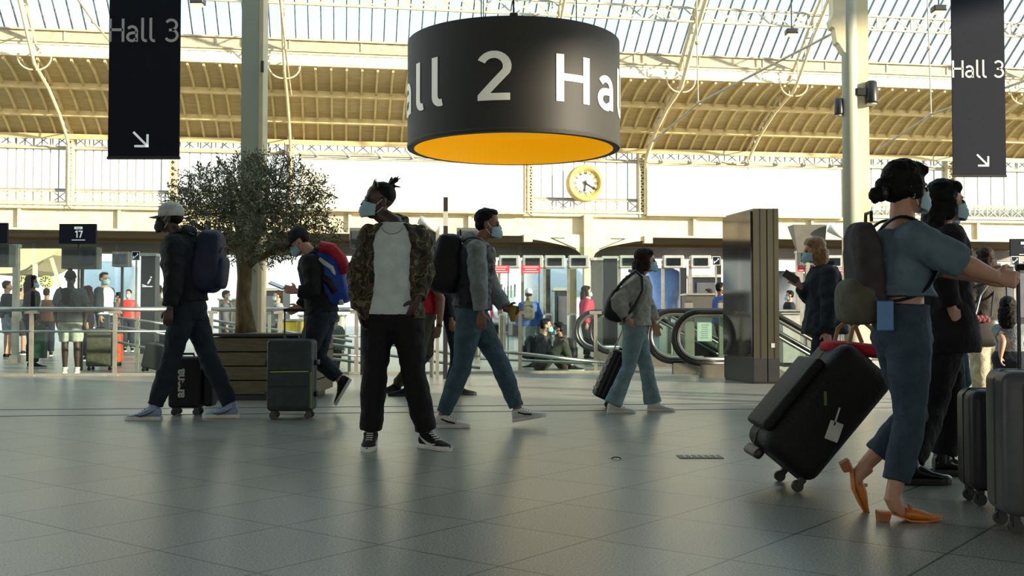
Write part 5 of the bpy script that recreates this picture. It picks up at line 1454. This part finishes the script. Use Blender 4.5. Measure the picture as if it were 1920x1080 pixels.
sg = cloth('slate_green_shell', (50, 60, 62), (40, 50, 52), rough=.5)
t, q = suitcase('slate-green wheeled suitcase with a lime stripe in front of the phone reader', V3((P(548, 700, 9.6).x, 9.6, 0)), 0, (.41, .26, .64), sg, handle=.27, r=.04, hm=black_p)
MB().bar(q(-.17, -.133, .42), q(.17, -.133, .425), .006, .008).build('lime_stripe', mat('lime', (160, 190, 40), .5), t)
MB().bar(q(.185, -.12, .10), q(.185, -.12, .42), .03, .012).build('lime_edge', mat('lime_dark', (96, 120, 44), .5), t)
mb = MB(); mb.bar(q(-.07, -.134, .50), q(.06, -.134, .50), .004, .010); mb.build('brand_strip', silver, t)
for z in (.20, .52): MB().rbox(q(0, -.13, z), (.36, .018, .18), .008).build('front_pocket', sg, t)
for x, z in ((-.225, .50), (.225, .22), (.225, .50), (-.225, .22)): MB().rbox(q(x, 0, z), (.035, .10, .05), .015).build('side_clasp', black_p, t)

# 4 vest wearer ----------------------------------------------------------------------
p = Person('person in a dark puffer vest over a grey hoodie striding right in teal jeans', 8.8, 0, (915, 421), (896, 452), (884, 584), k=1.0, skin='mid', vox=.009, hpitch=4)
p.arm('R', (898, 538, -.22), (902, 588, -.22), (903, 640, -.22), 35, thumb=(1, 0, 0), nrm=(0, 1, 0))
p.arm('L', (925, 545, .20), (950, 580, .16), (968, 582, .14), 55, thumb=(0, 0, 1), nrm=(0, -1, 0))
p.leg('R', (866, 690, -.05), (816, 800, -.06), (870, 803, -.06)); p.leg('L', (938, 682, .08), (962, 792, .06), (1008, 784, .06), ground=False)
p.finish_body()
p.bottom('jeans', tealj, infl=.018, disp=.016, hem_infl=.022)
p.top('grey_hoodie', greyh, hem=.10, infl=.016, sleeve=.95, hood=True, sl_infl=.028, disp=.018)
p.top('puffer_vest', vestm, hem=.04, infl=.042, sleeve=0, neck=.93, disp=.022, tex_=T_PUFF)
p.shoes(shoew, solew, accent='bar', acc_mat=shoek); p.hair(hairk, 'short'); p.mask()
backpack('large dark rucksack on the back of the person in the puffer vest', p, 838, 495, 0, (.34, .26, .50), nylon_k, tilt=-8)
w = P(962, 588, 8.95); t = thing('food_wrap', 'small yellow paper food wrap held in front of the vest wearer', 'food wrap', w)
mb = MB(); mb.tube([w + V3((0, 0, -.07)), w + V3((0, 0, .0)), w + V3((.01, 0, .06))], [.02, .045, .04], 12); mb.build('paper', mat('yellow_paper', (170, 140, 50), .7), t, smooth=True)

# 5 woman in light jeans --------------------------------------------------------------
p = Person('person with long dark hair, oatmeal sweater and flared light jeans walking right', 10.2, 0, (1211, 489), (1196, 517), (1190, 612), k=.93, skin='light', vox=.009, wide=.92, thick=.95)
p.arm('R', (1158, 566, -.24), (1180, 602, -.20), (1196, 612, -.16), 30, thumb=(.2, 0, 1), nrm=(0, 1, 0))
p.arm('L', (1212, 570, .18), (1228, 608, .14), (1232, 625, .12), 30, thumb=(1, 0, 0))
p.leg('R', (1178, 690, -.05), (1139, 770, -.08), (1184, 773, -.08)); p.leg('L', (1212, 690, .08), (1214, 770, .1), (1256, 772, .1))
p.finish_body()
p.bottom('flared_jeans', lightj, infl=.014, flare=.088, disp=.013); p.top('sweater', sweat, hem=.02, infl=.04, sleeve=.93, sl_infl=.035, disp=.024, collar=.016, hem_infl=.05)
p.shoes(shoew, solew); p.hair(hairb, 'long', .33); p.mask()
t = thing('shoulder_bag', 'black slouchy shoulder bag behind the back of the woman in light jeans', 'bag', P(1156, 572, 10.1))
c = P(1157, 572, 10.05); mb = MB(); rounded(mb, c, (.22, .20, .32), Matrix.Rotation(.3, 3, 'Y'), .6, taper=.2); mb.build('bag_body', nylon_k, t, smooth=True)
mb = MB(); mb.tube([P(1150, 550, 10.0), P(1170, 525, 9.95), P(1192, 508, 10.0), P(1204, 520, 9.97), P(1205, 545, 9.93), P(1190, 575, 9.93), P(1168, 600, 9.95)], .016, 8); mb.build('bag_strap', black_p, t, smooth=True)
wp = V3((P(1143, 750, 10.5).x, 10.62, 0))
t, q = suitcase('black ribbed suitcase tilted behind the woman in light jeans', wp, 0, (.24, .40, .50), nylon_k, tilt=24, handle=.25, wheels=2, r=.03)
mb = MB()
for i in range(6): mb.bar(q(-.122, -.19, .14 + i * .08), q(-.122, .19, .14 + i * .08), .012, .02)
for i in range(5): mb.bar(q(-.09 + .045 * i, -.202, .09), q(-.09 + .045 * i, -.202, .54), .012)
mb.build('shell_ribs', dark_g, t)

# 6 woman with a phone in a dark coat ---------------------------------------------------
p = Person('person with long blond hair and a loose dark coat walking left holding a phone', 10.0, 180, (1526, 470), (1544, 500), (1546, 612), k=.97, skin='light', vox=.010, wide=.95, hpitch=6)
p.arm('L', (1556, 575, -.24), (1552, 622, -.22), (1551, 655, -.22), 35, thumb=(-1, 0, 0), nrm=(0, 1, 0))
p.arm('R', (1520, 560, .14), (1500, 535, .04), (1484, 524, .02), 35, thumb=(0, 0, 1), nrm=(-1, 0, 0))
p.leg('L', (1530, 690, -.05), (1532, 770, -.05), (1490, 772, -.05)); p.leg('R', (1556, 690, .08), (1580, 770, .1), (1540, 772, .1))
p.finish_body()
p.bottom('trousers', navyj, infl=.016, disp=.012); p.top('dark_coat', darkc, hem=-.12, infl=.045, hem_infl=.085, sleeve=.93, sl_infl=.035, disp=.026, collar=.02)
p.shoes(shoek, solew); p.hair(hairl, 'long', .30); p.mask()
ph = P(1483, 519, 9.98); t = thing('phone', 'dark phone in the raised hand of the person in the dark coat', 'phone', ph)
MB().rbox(ph, (.075, .009, .15), .004, M=Matrix.Rotation(radians(-58), 3, 'Y')).build('body', black_p, t)

# 7 off-shoulder woman in the foreground -------------------------------------------------
p = Person('person with tied-up dark hair in an off-shoulder blue top and cropped jeans stepping right', 4.76, 0, (1700, 352), (1692, 418), (1690, 628), k=.95, skin='light', vox=.008, wide=.93, hpitch=4, hyaw=14)
p.arm('R', (1800, 492, -.24), (1868, 520, -.22), (1925, 527, -.20), 42, thumb=(0, 0, 1), nrm=(0, 1, 0))
p.arm('L', (1760, 500, .24), (1840, 520, .26), (1900, 527, .26), 42, thumb=(0, 0, 1), nrm=(0, -1, 0))
p.leg('R', (1706, 790, -.04), (1650, 966, -.06), (1756, 972, -.06)); p.leg('L', (1712, 778, .12), (1575, 872, .16), (1612, 948, .16), ground=False)
p.finish_body(bare_arm=True, bare_leg=False, leg_sc=.84)
p.bottom('cropped_jeans', midj, waist=.27, infl=.004, length=.88, disp=.012, hem_infl=.018)
p.top('knit_top', bluet, hem=.34, infl=.016, sleeve=.57, neck=.93, disp=.016, sl_infl=.026, hem_infl=.036)
p.hair(hairk, 'bun', (0, -.160, -.050)); p.mask()
mb = MB(); c = p.H(0, -.132, -.035); mb.rings([[c + p.MH @ V3((r_ * cos(a), .0 + .018 * sin(b), r_ * sin(a))) for r_ in [.030 + .014 * cos(b)] for a in [2 * pi * i / 18 for i in range(18)]] for b in [2 * pi * j / 8 for j in range(9)]], caps=False); mb.build('scrunchie', black_p, p.o)
mb = MB(); mb.ell(p.H(.079, -.012, -.055), (.006, .006, .006), n=8, m=6); mb.build('earring', silver, p.o)
for sd in 'RL':   # pointed heeled mules
    kp, an, h, f, u = p.legs[sd]; k = .97; sdv = f.cross(u); mb = MB(); rr = []
    for x, w, z in ((.105, .040, .060), (.13, .043, .064), (.16, .044, .060), (.19, .042, .050), (.22, .034, .038), (.25, .022, .030), (.275, .010, .026), (.285, .004, .024)):
        c = h + f * x * k; b0 = .010 if x < .15 else .004 + (.012 if x > .25 else 0)
        rr.append([c + sdv * w * k * cos(a) + u * (b0 + (z - b0) * (sin(a) * .5 + .5)) * k for a in [2 * pi * i / 16 for i in range(16)]])
    mb.rings(rr); o = mb.build('mule', tan, p.o, smooth=True)
    mb = MB(); mb.rings([[h + f * x * k + sdv * w * s_ * k + u * z_ * k for s_, z_ in ((-1, z), (1, z), (1, z + .008), (-1, z + .008))] for x, w, z in ((-.012, .026, .040), (.03, .033, .038), (.08, .034, .020), (.13, .038, .002), (.2, .038, 0), (.25, .02, .004), (.28, .005, .012))]); mb.build('insole', tan, o)
    mb = MB(); mb.rings([[h + f * x * k + sdv * w * k + u * z * k for x, w in ((x0, -.024), (x0, .024), (x1, .024), (x1, -.024))] for z, x0, x1 in ((0, -.010, .035), (.042, -.014, .048))]); mb.build('heel', mat('stacked_heel', (150, 84, 34), .5), o)
    mb = MB(); c = h + f * .135 * k + u * .066 * k; mb.tube([c - sdv * .02, c + u * .008, c + sdv * .02], .005, 6); mb.build('bow', tan, o)
t = backpack('grey and olive rucksack on the back of the off-shoulder top wearer', p, 1619, 505, 0, (.28, .13, .42), cloth('grey_canvas', (66, 64, 64)), olive, tilt=4, smat=nylon_k, pocket=False)
c = P(1610, 565, p.Y); mb = MB(); rounded(mb, c, (.27, .18, .21), Matrix.Rotation(pi / 2, 3, 'Z'), .6); mb.build('lower_pouch', olive, t, smooth=True)
c = P(1660, 592, p.Y - .165); t = thing('blue_phone', 'bright blue phone case in the back pocket of the cropped jeans', 'phone', c)
MB().rbox(c, (.075, .012, .13), .005, M=Matrix.Rotation(radians(8), 3, 'Z')).build('case', mat('phone_blue', (60, 116, 170), .4), t)

# 8 woman in black with long hair --------------------------------------------------------
p = Person('long-haired person in long black clothes and shiny boots, partly behind the off-shoulder blue top', 6.0, 0, (1775, 378), (1762, 425), (1768, 600), k=.96, skin='light', vox=.010, wide=.92)
p.arm('R', (1765, 510, -.22), (1785, 580, -.2), (1802, 610, -.2), 40, thumb=(1, 0, 0), nrm=(0, 1, 0))
p.arm('L', (1775, 510, .2), (1790, 575, .2), (1800, 600, .2), 40, thumb=(1, 0, 0))
p.leg('R', (1745, 765, -.05), (1688, 908, -.25), (1740, 910, -.25)); p.leg('L', (1785, 765, .08), (1750, 890, .08), (1804, 893, .08))
p.finish_body()
p.bottom('black_trousers', blackc, infl=.024, disp=.02, hem_infl=.03); p.top('long_black_coat', blackc, hem=-.35, infl=.035, hem_infl=.06, sleeve=.95, disp=.02)
p.shoes(leatherk, solek, 'boot'); p.hair(hairk, 'long', .42); p.mask()
# 9 companion in teal jeans hidden behind
p = Person('person in dark teal jeans walking right behind the long-haired person in black', 7.6, 0, (1768, 392), (1758, 425), (1775, 590), k=1.0, skin='light', vox=.012)
p.arm('R', (1772, 510, -.2), (1790, 575, -.2), (1801, 605, -.2), 40); p.arm('L', (1772, 510, .2), (1790, 575, .2), (1801, 605, .2), 40)
p.leg('R', (1758, 720, -.05), (1688, 790, -.05), (1668, 826, -.05), ground=False); p.leg('L', (1800, 712, .08), (1682, 848, .08), (1726, 851, .08))
p.legs['R'] = p.legs['R']
p.finish_body(); p.bottom('teal_jeans', cloth('dark_teal_denim', (34, 60, 72)), infl=.024); p.top('dark_top', blackc, hem=.0, infl=.03, sleeve=.9); p.shoes(shoek, solek); p.hair(hairk, 'short'); p.mask()

# big tilted black suitcase with red bag on top --------------------------------------------
t, q = suitcase('big black soft suitcase tilted back on its wheels in the right foreground', G(1478, 912), 0, (.34, .46, .70), cloth('black_luggage', (22, 22, 23), rough=.6), tilt=40, handle=0, wheels=2, r=.07)
for o in [x for x in COL.objects if x.parent == t and x.name.startswith('wheel')]: pass
MB().rbox(q(-.19, 0, .38), (.06, .38, .46), .02, M=Matrix.Rotation(radians(40), 3, 'Y')).build('front_pocket', cloth('black_luggage', (1, 1, 1)), t, smooth=True)
mb = MB(); c = q(.07, -.236, .36); mb.rbox(c, (.07, .008, .10), .01, M=Matrix.Rotation(radians(20), 3, 'Y')); mb.bar(c + V3((0, 0, .03)), c + V3((.03, 0, .12)), .008); mb.build('white_tag', shoew, t)
mb = MB(); mb.box(q(-.07, -.236, .46), (.014, .006, .07)); mb.build('green_logo', mat('green_logo', (90, 120, 50), .5), t)
mb = MB(); mb.rbox(q(-.12, 0, .035), (.05, .26, .06), .02, M=Matrix.Rotation(radians(40), 3, 'Y')); mb.build('foot_stand', black_p, t)
qa = q(-.06, 0, .80); t = thing('red_bag', 'flat red bag with tan handles lying on the big black tilted suitcase', 'bag', qa)
mb = MB(); rounded(mb, qa + V3((0, 0, -.01)), (.34, .30, .075), Matrix.Rotation(radians(6), 3, 'Y'), .6); mb.build('bag_body', redt, t, smooth=True)
for dy in (-.13, .12): mb = MB(); mb.tube([qa + V3((-.07, dy, .02)), qa + V3((-.05, dy, .10)), qa + V3((0, dy, .14)), qa + V3((.05, dy, .10)), qa + V3((.08, dy, .02))], .012, 8); mb.build('handle', mat('tan_strap', (150, 110, 60), .6), t)
# suitcases at the right edge
gs = cloth('grey_shell', (84, 86, 88), (74, 76, 78), rough=.4, bump=.05); gd = cloth('dark_grey_shell', (50, 51, 52), (44, 45, 46), rough=.4, bump=.05)
t, q = suitcase('tall grey ribbed hard suitcase cut off by the right edge', V3((P(1962, 900, 4.55).x, 4.50, 0)), -8, (.46, .30, .60), gs, ribs=5, trim=gs, handle=.45, r=.05, hm=black_p)
t, q = suitcase('darker grey suitcase half hidden behind the grey ribbed hard suitcase', V3((P(1897, 900, 5.1).x, 5.15, 0)), -6, (.40, .26, .48), gd, ribs=4, trim=gd, handle=0, r=.05)

# 10-11 women in the right background -------------------------------------------------------
p = Person('long-haired person in grey jacket and cream trousers behind the raised arm at the right', 11.4, 100, (1846, 486), (1846, 520), (1848, 630), k=.95, skin='light', vox=.013, wide=.93)
p.arm('L', (1822, 575, -.05), (1818, 620, -.08), (1818, 645, -.08), 40); p.arm('R', (1874, 575, 0), (1868, 620, 0), (1868, 640, 0), 40)
p.leg('L', (1838, 690, 0), (1840, 752, .1), (1838, 752, .35)); p.leg('R', (1862, 690, 0), (1864, 752, .1), (1864, 752, .35))
p.finish_body(); p.bottom('cream_trousers', creamt, infl=.03, hem_infl=.05); p.top('grey_jacket', cloth('taupe_jacket', (70, 66, 60)), hem=-.05, infl=.035, sleeve=.95); p.shoes(shoew, solew); p.hair(hairb, 'long', .35)
t = thing('handbag', 'black handbag with a floral scarf in front of the cream trousers', 'bag', P(1842, 622, 11.0))
mb = MB(); rounded(mb, P(1842, 622, 11.0), (.34, .16, .32), Matrix.Identity(3), .55); mb.build('bag_body', mat('brown_black_leather', (40, 32, 28), .4, rgb2=(26, 22, 20)), t, smooth=True)
mb = MB(); mb.tube([P(1826, 600, 11.0), P(1838, 555, 11.1), P(1862, 520, 11.3), P(1868, 516, 11.4), P(1862, 560, 11.2), P(1858, 600, 11.0)], .012, 8); mb.build('handles', mat('brown_black_leather', (1, 1, 1)), t)
mb = MB()
for k in range(6): mb.ell(P(1832 + k * 4, 596 + 3 * (k % 2), 10.9), (.03, .02, .03), n=8, m=6)
mb.build('floral_scarf', mat('floral', (150, 60, 60), .8, rgb2=(40, 40, 44), nscale=30), t)
p = Person('short dark-haired person in grey T-shirt and dark skirt behind the suitcases, right edge', 10.4, 60, (1890, 578), (1893, 606), (1893, 672), k=.72, skin='light', vox=.012, wide=.95, hk=.88)
p.arm('L', (1880, 640, -.1), (1876, 668, -.12), (1878, 685, -.12), 40); p.arm('R', (1908, 640, 0), (1908, 668, 0), (1908, 680, 0), 40)
p.leg('L', (1888, 720, 0), (1888, 768, 0), (1892, 766, .2)); p.leg('R', (1900, 720, 0), (1900, 768, 0), (1904, 766, .2))
p.finish_body(bare_arm=True, bare_leg=True); p.bottom('dark_skirt', cloth('blue_black_skirt', (36, 46, 58)), infl=.03, length=.35); p.top('grey_t_shirt', greyh, hem=.05, infl=.02, sleeve=.35); p.shoes(shoek, solew); p.hair(hairk, 'long', .2)

# 12-13 people between camouflage jacket and vest -------------------------------------------
p = Person('person in a red T-shirt and dark khaki trousers behind the camouflage jacket', 12.4, 180, (792, 462), (798, 488), (794, 590), k=1.04, skin='mid', vox=.012)
p.arm('L', (827, 560, -.15), (824, 612, -.2), (815, 640, -.2), 30, thumb=(-1, 0, 0)); p.arm('R', (790, 560, .15), (785, 600, .1), (780, 620, .1), 40)
p.leg('L', (786, 660, -.05), (776, 741, -.05), (736, 743, -.05)); p.leg('R', (800, 660, .1), (752, 733, .5), (722, 734, .5))
p.finish_body(bare_arm=True); p.bottom('khaki_trousers', khaki, infl=.025); p.top('red_t_shirt', redt, hem=.02, infl=.03, sleeve=.38, hem_infl=.05); p.shoes(shoek, solek); p.hair(hairk, 'short'); p.mask()
mb = MB(); a, b = p.arms['L'][0], p.arms['L'][1]; c = a + (b - a) * .92; mb.tube([c, c + (b - a).normalized() * .03], .036, 14); mb.build('wristwatch', black_p, p.o)
p = Person('person in dark navy clothes facing right, mostly hidden behind the vest wearer\'s rucksack', 12.6, 0, (846, 470), (842, 492), (850, 590), k=1.0, skin='mid', vox=.012)
p.arm('R', (838, 550, -.2), (846, 600, -.2), (848, 625, -.2), 35); p.arm('L', (850, 550, .2), (858, 600, .2), (860, 620, .2), 35)
p.leg('R', (856, 660, -.05), (848, 738, -.05), (884, 739, -.05)); p.leg('L', (862, 660, .1), (834, 736, .12), (868, 737, .12))
p.finish_body(); p.bottom('navy_trousers', navyj, infl=.02); p.top('dark_jacket', darkc, hem=0, infl=.03, sleeve=.95); p.shoes(shoek, solek); p.hair(hairk, 'short'); p.mask()
# ------------------------------------------------------------------ background crowd
def extra(lab, Y, x, ytop, yaw, topm, botm, skin='mid', hair=(None, 'short'), k=1.0, mask=True, sleeve=.95, length=.97, shoem=None, pose='stand', dx=(0, 0), wide=1.0, infl=.03, hyaw=None):
    s = FPX / Y * k; z = lambda h: ytop + (1.75 - h) * s   # pixel row of body height h
    foot = P(x, 0, Y); yf = 600 + .88 * FPX / Y
    p = Person(lab, Y, yaw, (x + dx[0], z(1.625)), (x, z(1.46)), (x + dx[1], z(.93)), k=k, skin=skin, vox=.016, wide=wide, hyaw=hyaw)
    c_, s_ = cos(radians(yaw)), sin(radians(yaw)); r = p.r * FPX / Y
    for sd, sg in (('R', 1), ('L', -1)):
        ax = x + r.x * .22 * sg * k; ad = p.r.y * .22 * sg * k
        if pose == 'phone': p.arm(sd, (ax, z(1.14), ad), (ax - r.x * .08 * sg + p.f.x * .22 * s, z(1.16), ad + p.f.y * .22), (ax - r.x * .1 * sg + p.f.x * .32 * s, z(1.2), ad + p.f.y * .3), 30)
        else: p.arm(sd, (ax + r.x * .03 * sg - p.f.x * .05 * s, z(1.14), ad), (ax + r.x * .01 * sg, z(.90), ad - .02), (ax, z(.80), ad - .02), 30)
        lx = x + r.x * .10 * sg * k; ld = p.r.y * .10 * sg * k; st = (.16 * sg if pose == 'walk' else 0)
        p.leg(sd, (lx + p.f.x * (st + .03) * s, z(.50), ld), (lx + p.f.x * (st * 1.6 - .06) * s, yf, ld + p.f.y * st), (lx + p.f.x * (st * 1.6 + .2) * s, yf, ld + p.f.y * (st + .22)))
    p.finish_body(bare_arm=sleeve < .6, bare_leg=length < .7)
    p.bottom('trousers' if length > .7 else 'shorts', botm, infl=.025, length=length, hem_infl=.035)
    p.top('top', topm, hem=-.05, infl=infl, sleeve=sleeve)
    p.shoes(shoem or shoek, solew); p.hair(hair[0] or hairk, hair[1], .3 if hair[1] == 'long' else None)
    if mask: p.mask()
    return p
p = extra('broad person with top-knot, grey T-shirt and stone shorts seen from behind', 17.6, 133, 508, 90, greyt, stone, 'dark', (hairk, 'afro_bun'), k=1.0, sleeve=.4, length=.45, shoem=shoew, wide=1.08, infl=.05, mask=False)
t = thing('sling_harness', 'black crossed back harness on the broad person with a top-knot', 'bag', p.nk); mb = MB(); q = lambda a, b: p.nk + p.r * a - p.f * .19 + V3((0, 0, b))
rb_ = lambda pts: mb.tube([q(*x) for x in pts], .018, 6)
rb_([(-.10, .02), (-.05, -.14), (-.17, -.33), (-.20, -.42)]); rb_([(.10, .02), (.05, -.14), (.17, -.33), (.20, -.42)]); mb.build('straps', black_p, t)
mb = MB(); rounded(mb, q(0, -.13), (.14, .05, .28), Matrix.Identity(3), .6); mb.build('pad', nylon_k, t, smooth=True)
p = extra('long-haired person in dark clothes with a pale bag strap beside the green bag', 19.5, 60, 516, 20, blackc, blackc, 'mid', (hairk, 'long'), shoem=shoek)
mb = MB(); mb.tube([p.nk + p.r * -.06 + p.tf * .05 + V3((0, 0, .02)), p.nk + p.tf * .17 + V3((0, -.05, -.2)), p.nk + p.r * .2 + p.tf * .12 + V3((0, 0, -.45))], .018, 6); mb.build('pale_strap', creamt, p.o)
t = thing('shopping_bag', 'dark green shopping bag beside the long-haired person in dark clothes', 'bag', P(72, 642, 19.2)); c = P(72, 642, 19.2)
MB().rings([[c + V3((sx * w, sy * .07, z)) for sx, sy in ((-1, -1), (1, -1), (1, 1), (-1, 1))] for z, w in ((-.28, .13), (.28, .15))]).build('bag_body', mat('bottle_green', (24, 62, 46), .6), t)
mb = MB(); mb.tube([c + V3((-.07, 0, .27)), c + V3((0, 0, .42)), c + V3((.07, 0, .27))], .01, 6); mb.build('handles', black_p, t)
extra('person in a dark top and pale shorts at the far left edge behind the balustrade', 24.5, 14, 527, 30, darkc, cloth('grey_blue_shorts', (130, 140, 150)), 'light', (hairb, 'short'), length=.45, mask=False)
extra('small person in a brown top between the long-haired and the top-knot traveller', 26, 88, 541, 90, cloth('brown_top', (96, 66, 46)), navyj, 'light', (hairb, 'short'), k=.95, mask=False)
extra('person at the far left in dark shorts, just right of the one in pale shorts', 27, 36, 540, 60, greyt, darkc, 'light', (hairk, 'short'), length=.5, mask=False)
p = extra('person with glasses in a white T-shirt and open dark jacket beside the brown suitcase', 21, 196, 511, -20, whitet, navyj, 'light', (hairb, 'short'), hyaw=-30)
p.top('open_jacket', darkc, hem=0, infl=.045, sleeve=.9, open_=lambda t: .8)
mb = MB()
for sx in (-1, 1): mb.tube([p.H(sx * .032 + .022 * cos(a), .100, .002 + .018 * sin(a)) for a in [2 * pi * i / 12 for i in range(13)]], .003, 5)
mb.build('glasses', black_p, p.o)
extra('dark-haired person half hidden behind the top-knot traveller', 23, 163, 536, 180, blackc, blackc, 'light', (hairb, 'long'), k=.95)
p = extra('small person in a bright red jacket in the left distance', 30, 241, 543, -90, mat('bright_red', (226, 50, 44), .6), navyj, 'light', (hairk, 'short'))
extra('person in a beige jacket with a shoulder strap behind the man in the white cap', 24, 298, 535, 90, cloth('beige_jacket', (160, 152, 126)), navyj, 'light', (hairb, 'short'), mask=False)
extra('person in grey and tan between the navy rucksack and the tree trunk', 25.4, 425, 545, 0, greyt, blackc, 'light', (hairb, 'short'))
extra('far person in grey near the handrail left of the brown suitcase edge', 31, 222, 548, 180, greyt, navyj, 'mid', (hairk, 'short'))
t, q = suitcase('large olive-brown upright suitcase behind the balustrade at the left', V3((P(186, 680, 18.6).x, 18.7, 0)), 0, (.46, .28, .66), cloth('olive_shell', (98, 94, 76)), handle=.25, r=.04)
t, q = suitcase('orange-red small suitcase behind the large olive-brown suitcase', V3((P(213, 680, 20.4).x, 20.4, 0)), 0, (.30, .24, .55), cloth('orange_shell', (200, 84, 50)), handle=.2, r=.04)
t, q = suitcase('dark grey suitcase left of the jeans of the person in the white cap', V3((P(284, 690, 17.7).x, 17.75, 0)), 0, (.36, .28, .42), gd, handle=0, r=.04, tilt=12)
p = extra('person seen from behind in a blue jacket and white cap near the white train', 24, 991, 541, 95, mat('jacket_blue', (40, 84, 160), .7), cloth('pale_trousers', (120, 140, 132)), 'mid', (hairk, 'shaved'), mask=False)
p.cap(shoew, brim=False)
backpack('small olive rucksack on the blue jacket near the white train', p, 990, 582, -.22, (.30, .18, .42), olive, strap=False)
extra('person in a crimson coat behind the left escalator loop', 23.5, 1100, 536, 0, mat('crimson_coat', (176, 30, 62), .7), blackc, 'light', (hairb, 'long'), infl=.05)
extra('person in a maroon top behind the glassy grey pillar', 26, 1122, 536, 180, mat('maroon', (96, 36, 44), .7), blackc, 'light', (hairb, 'short'))
extra('person in a bright blue coat partly behind the display totem', 22, 1352, 530, 0, mat('coat_blue', (34, 66, 140), .7), blackc, 'mid', (hairk, 'short'), infl=.06, wide=1.15)
extra('person in a dark coat standing just left of the display totem\'s blue coat', 28, 1328, 542, 180, darkc, blackc, 'light', (hairb, 'short'))
extra('person in dark clothes in the distance between the totem and the phone-holding woman', 27, 1480, 545, 180, darkc, blackc, 'light', (hairk, 'short'))
extra('person in a grey jacket behind the phone reader\'s trailing leg', 19.2, 628, 590, 160, cloth('grey_anorak', (96, 96, 90)), khaki, 'mid', (hairk, 'short'), k=.76, infl=.06, wide=1.2)
extra('distant person in a pale shirt right of the flat pale column', 25, 520, 545, 200, cloth('pale_shirt', (150, 148, 140)), navyj, 'light', (hairb, 'short'))
# seated pair on the floor behind the low sloping rail
def seated(lab, Y, x, yh, yaw, topm, botm, skin, hairm):
    s = FPX / Y; p = Person(lab, Y, yaw, (x, yh), (x - 6 * (1 if abs(yaw) < 90 else -1), yh + .17 * s), (x - 10 * (1 if abs(yaw) < 90 else -1), 600 + .78 * s), k=.98, skin=skin, vox=.013)
    d = 1 if abs(yaw) < 90 else -1
    p.arm('R', (x - 2 * d, yh + .46 * s, p.r.y * .2), (x + d * .25 * s, yh + .55 * s, p.r.y * .15), (x + d * .33 * s, yh + .58 * s, p.r.y * .12), 35); p.arm('L', (x, yh + .46 * s, -p.r.y * .2), (x + d * .25 * s, yh + .55 * s, -p.r.y * .15), (x + d * .33 * s, yh + .58 * s, -p.r.y * .12), 35)
    for sd, sg in (('R', 1), ('L', -1)):
        p.leg(sd, (x + d * .30 * s, 600 + .42 * s, p.r.y * .12 * sg), (x + d * .38 * s, 600 + .88 * s, p.r.y * .12 * sg), (x + d * .62 * s, 600 + .88 * s, p.r.y * .12 * sg))
    p.finish_body(); p.bottom('trousers', botm, infl=.025); p.top('jacket', topm, hem=-.05, infl=.04, sleeve=.95, collar=.02); p.shoes(shoek, solew); p.hair(hairm, 'short'); p.mask(); return p
p = seated('masked person in dark grey jacket sitting on the floor, facing right', 18.5, 1024, 611, 0, cloth('charcoal_jacket', (60, 62, 62)), khaki, 'light', hairk)
backpack('charcoal rucksack on the back of the seated person facing right', p, 996, 652, 0, (.30, .24, .44), cloth('charcoal_nylon', (50, 50, 54)), tilt=0)
p = seated('person in an olive-brown top sitting on the floor facing left beside the charcoal-jacket sitter', 19.3, 1046, 617, 180, cloth('olive_brown', (72, 66, 48)), khaki, 'mid', hairk)
backpack('black rucksack on the back of the seated person facing left', p, 1069, 654, 0, (.30, .22, .40), nylon_k, tilt=0)
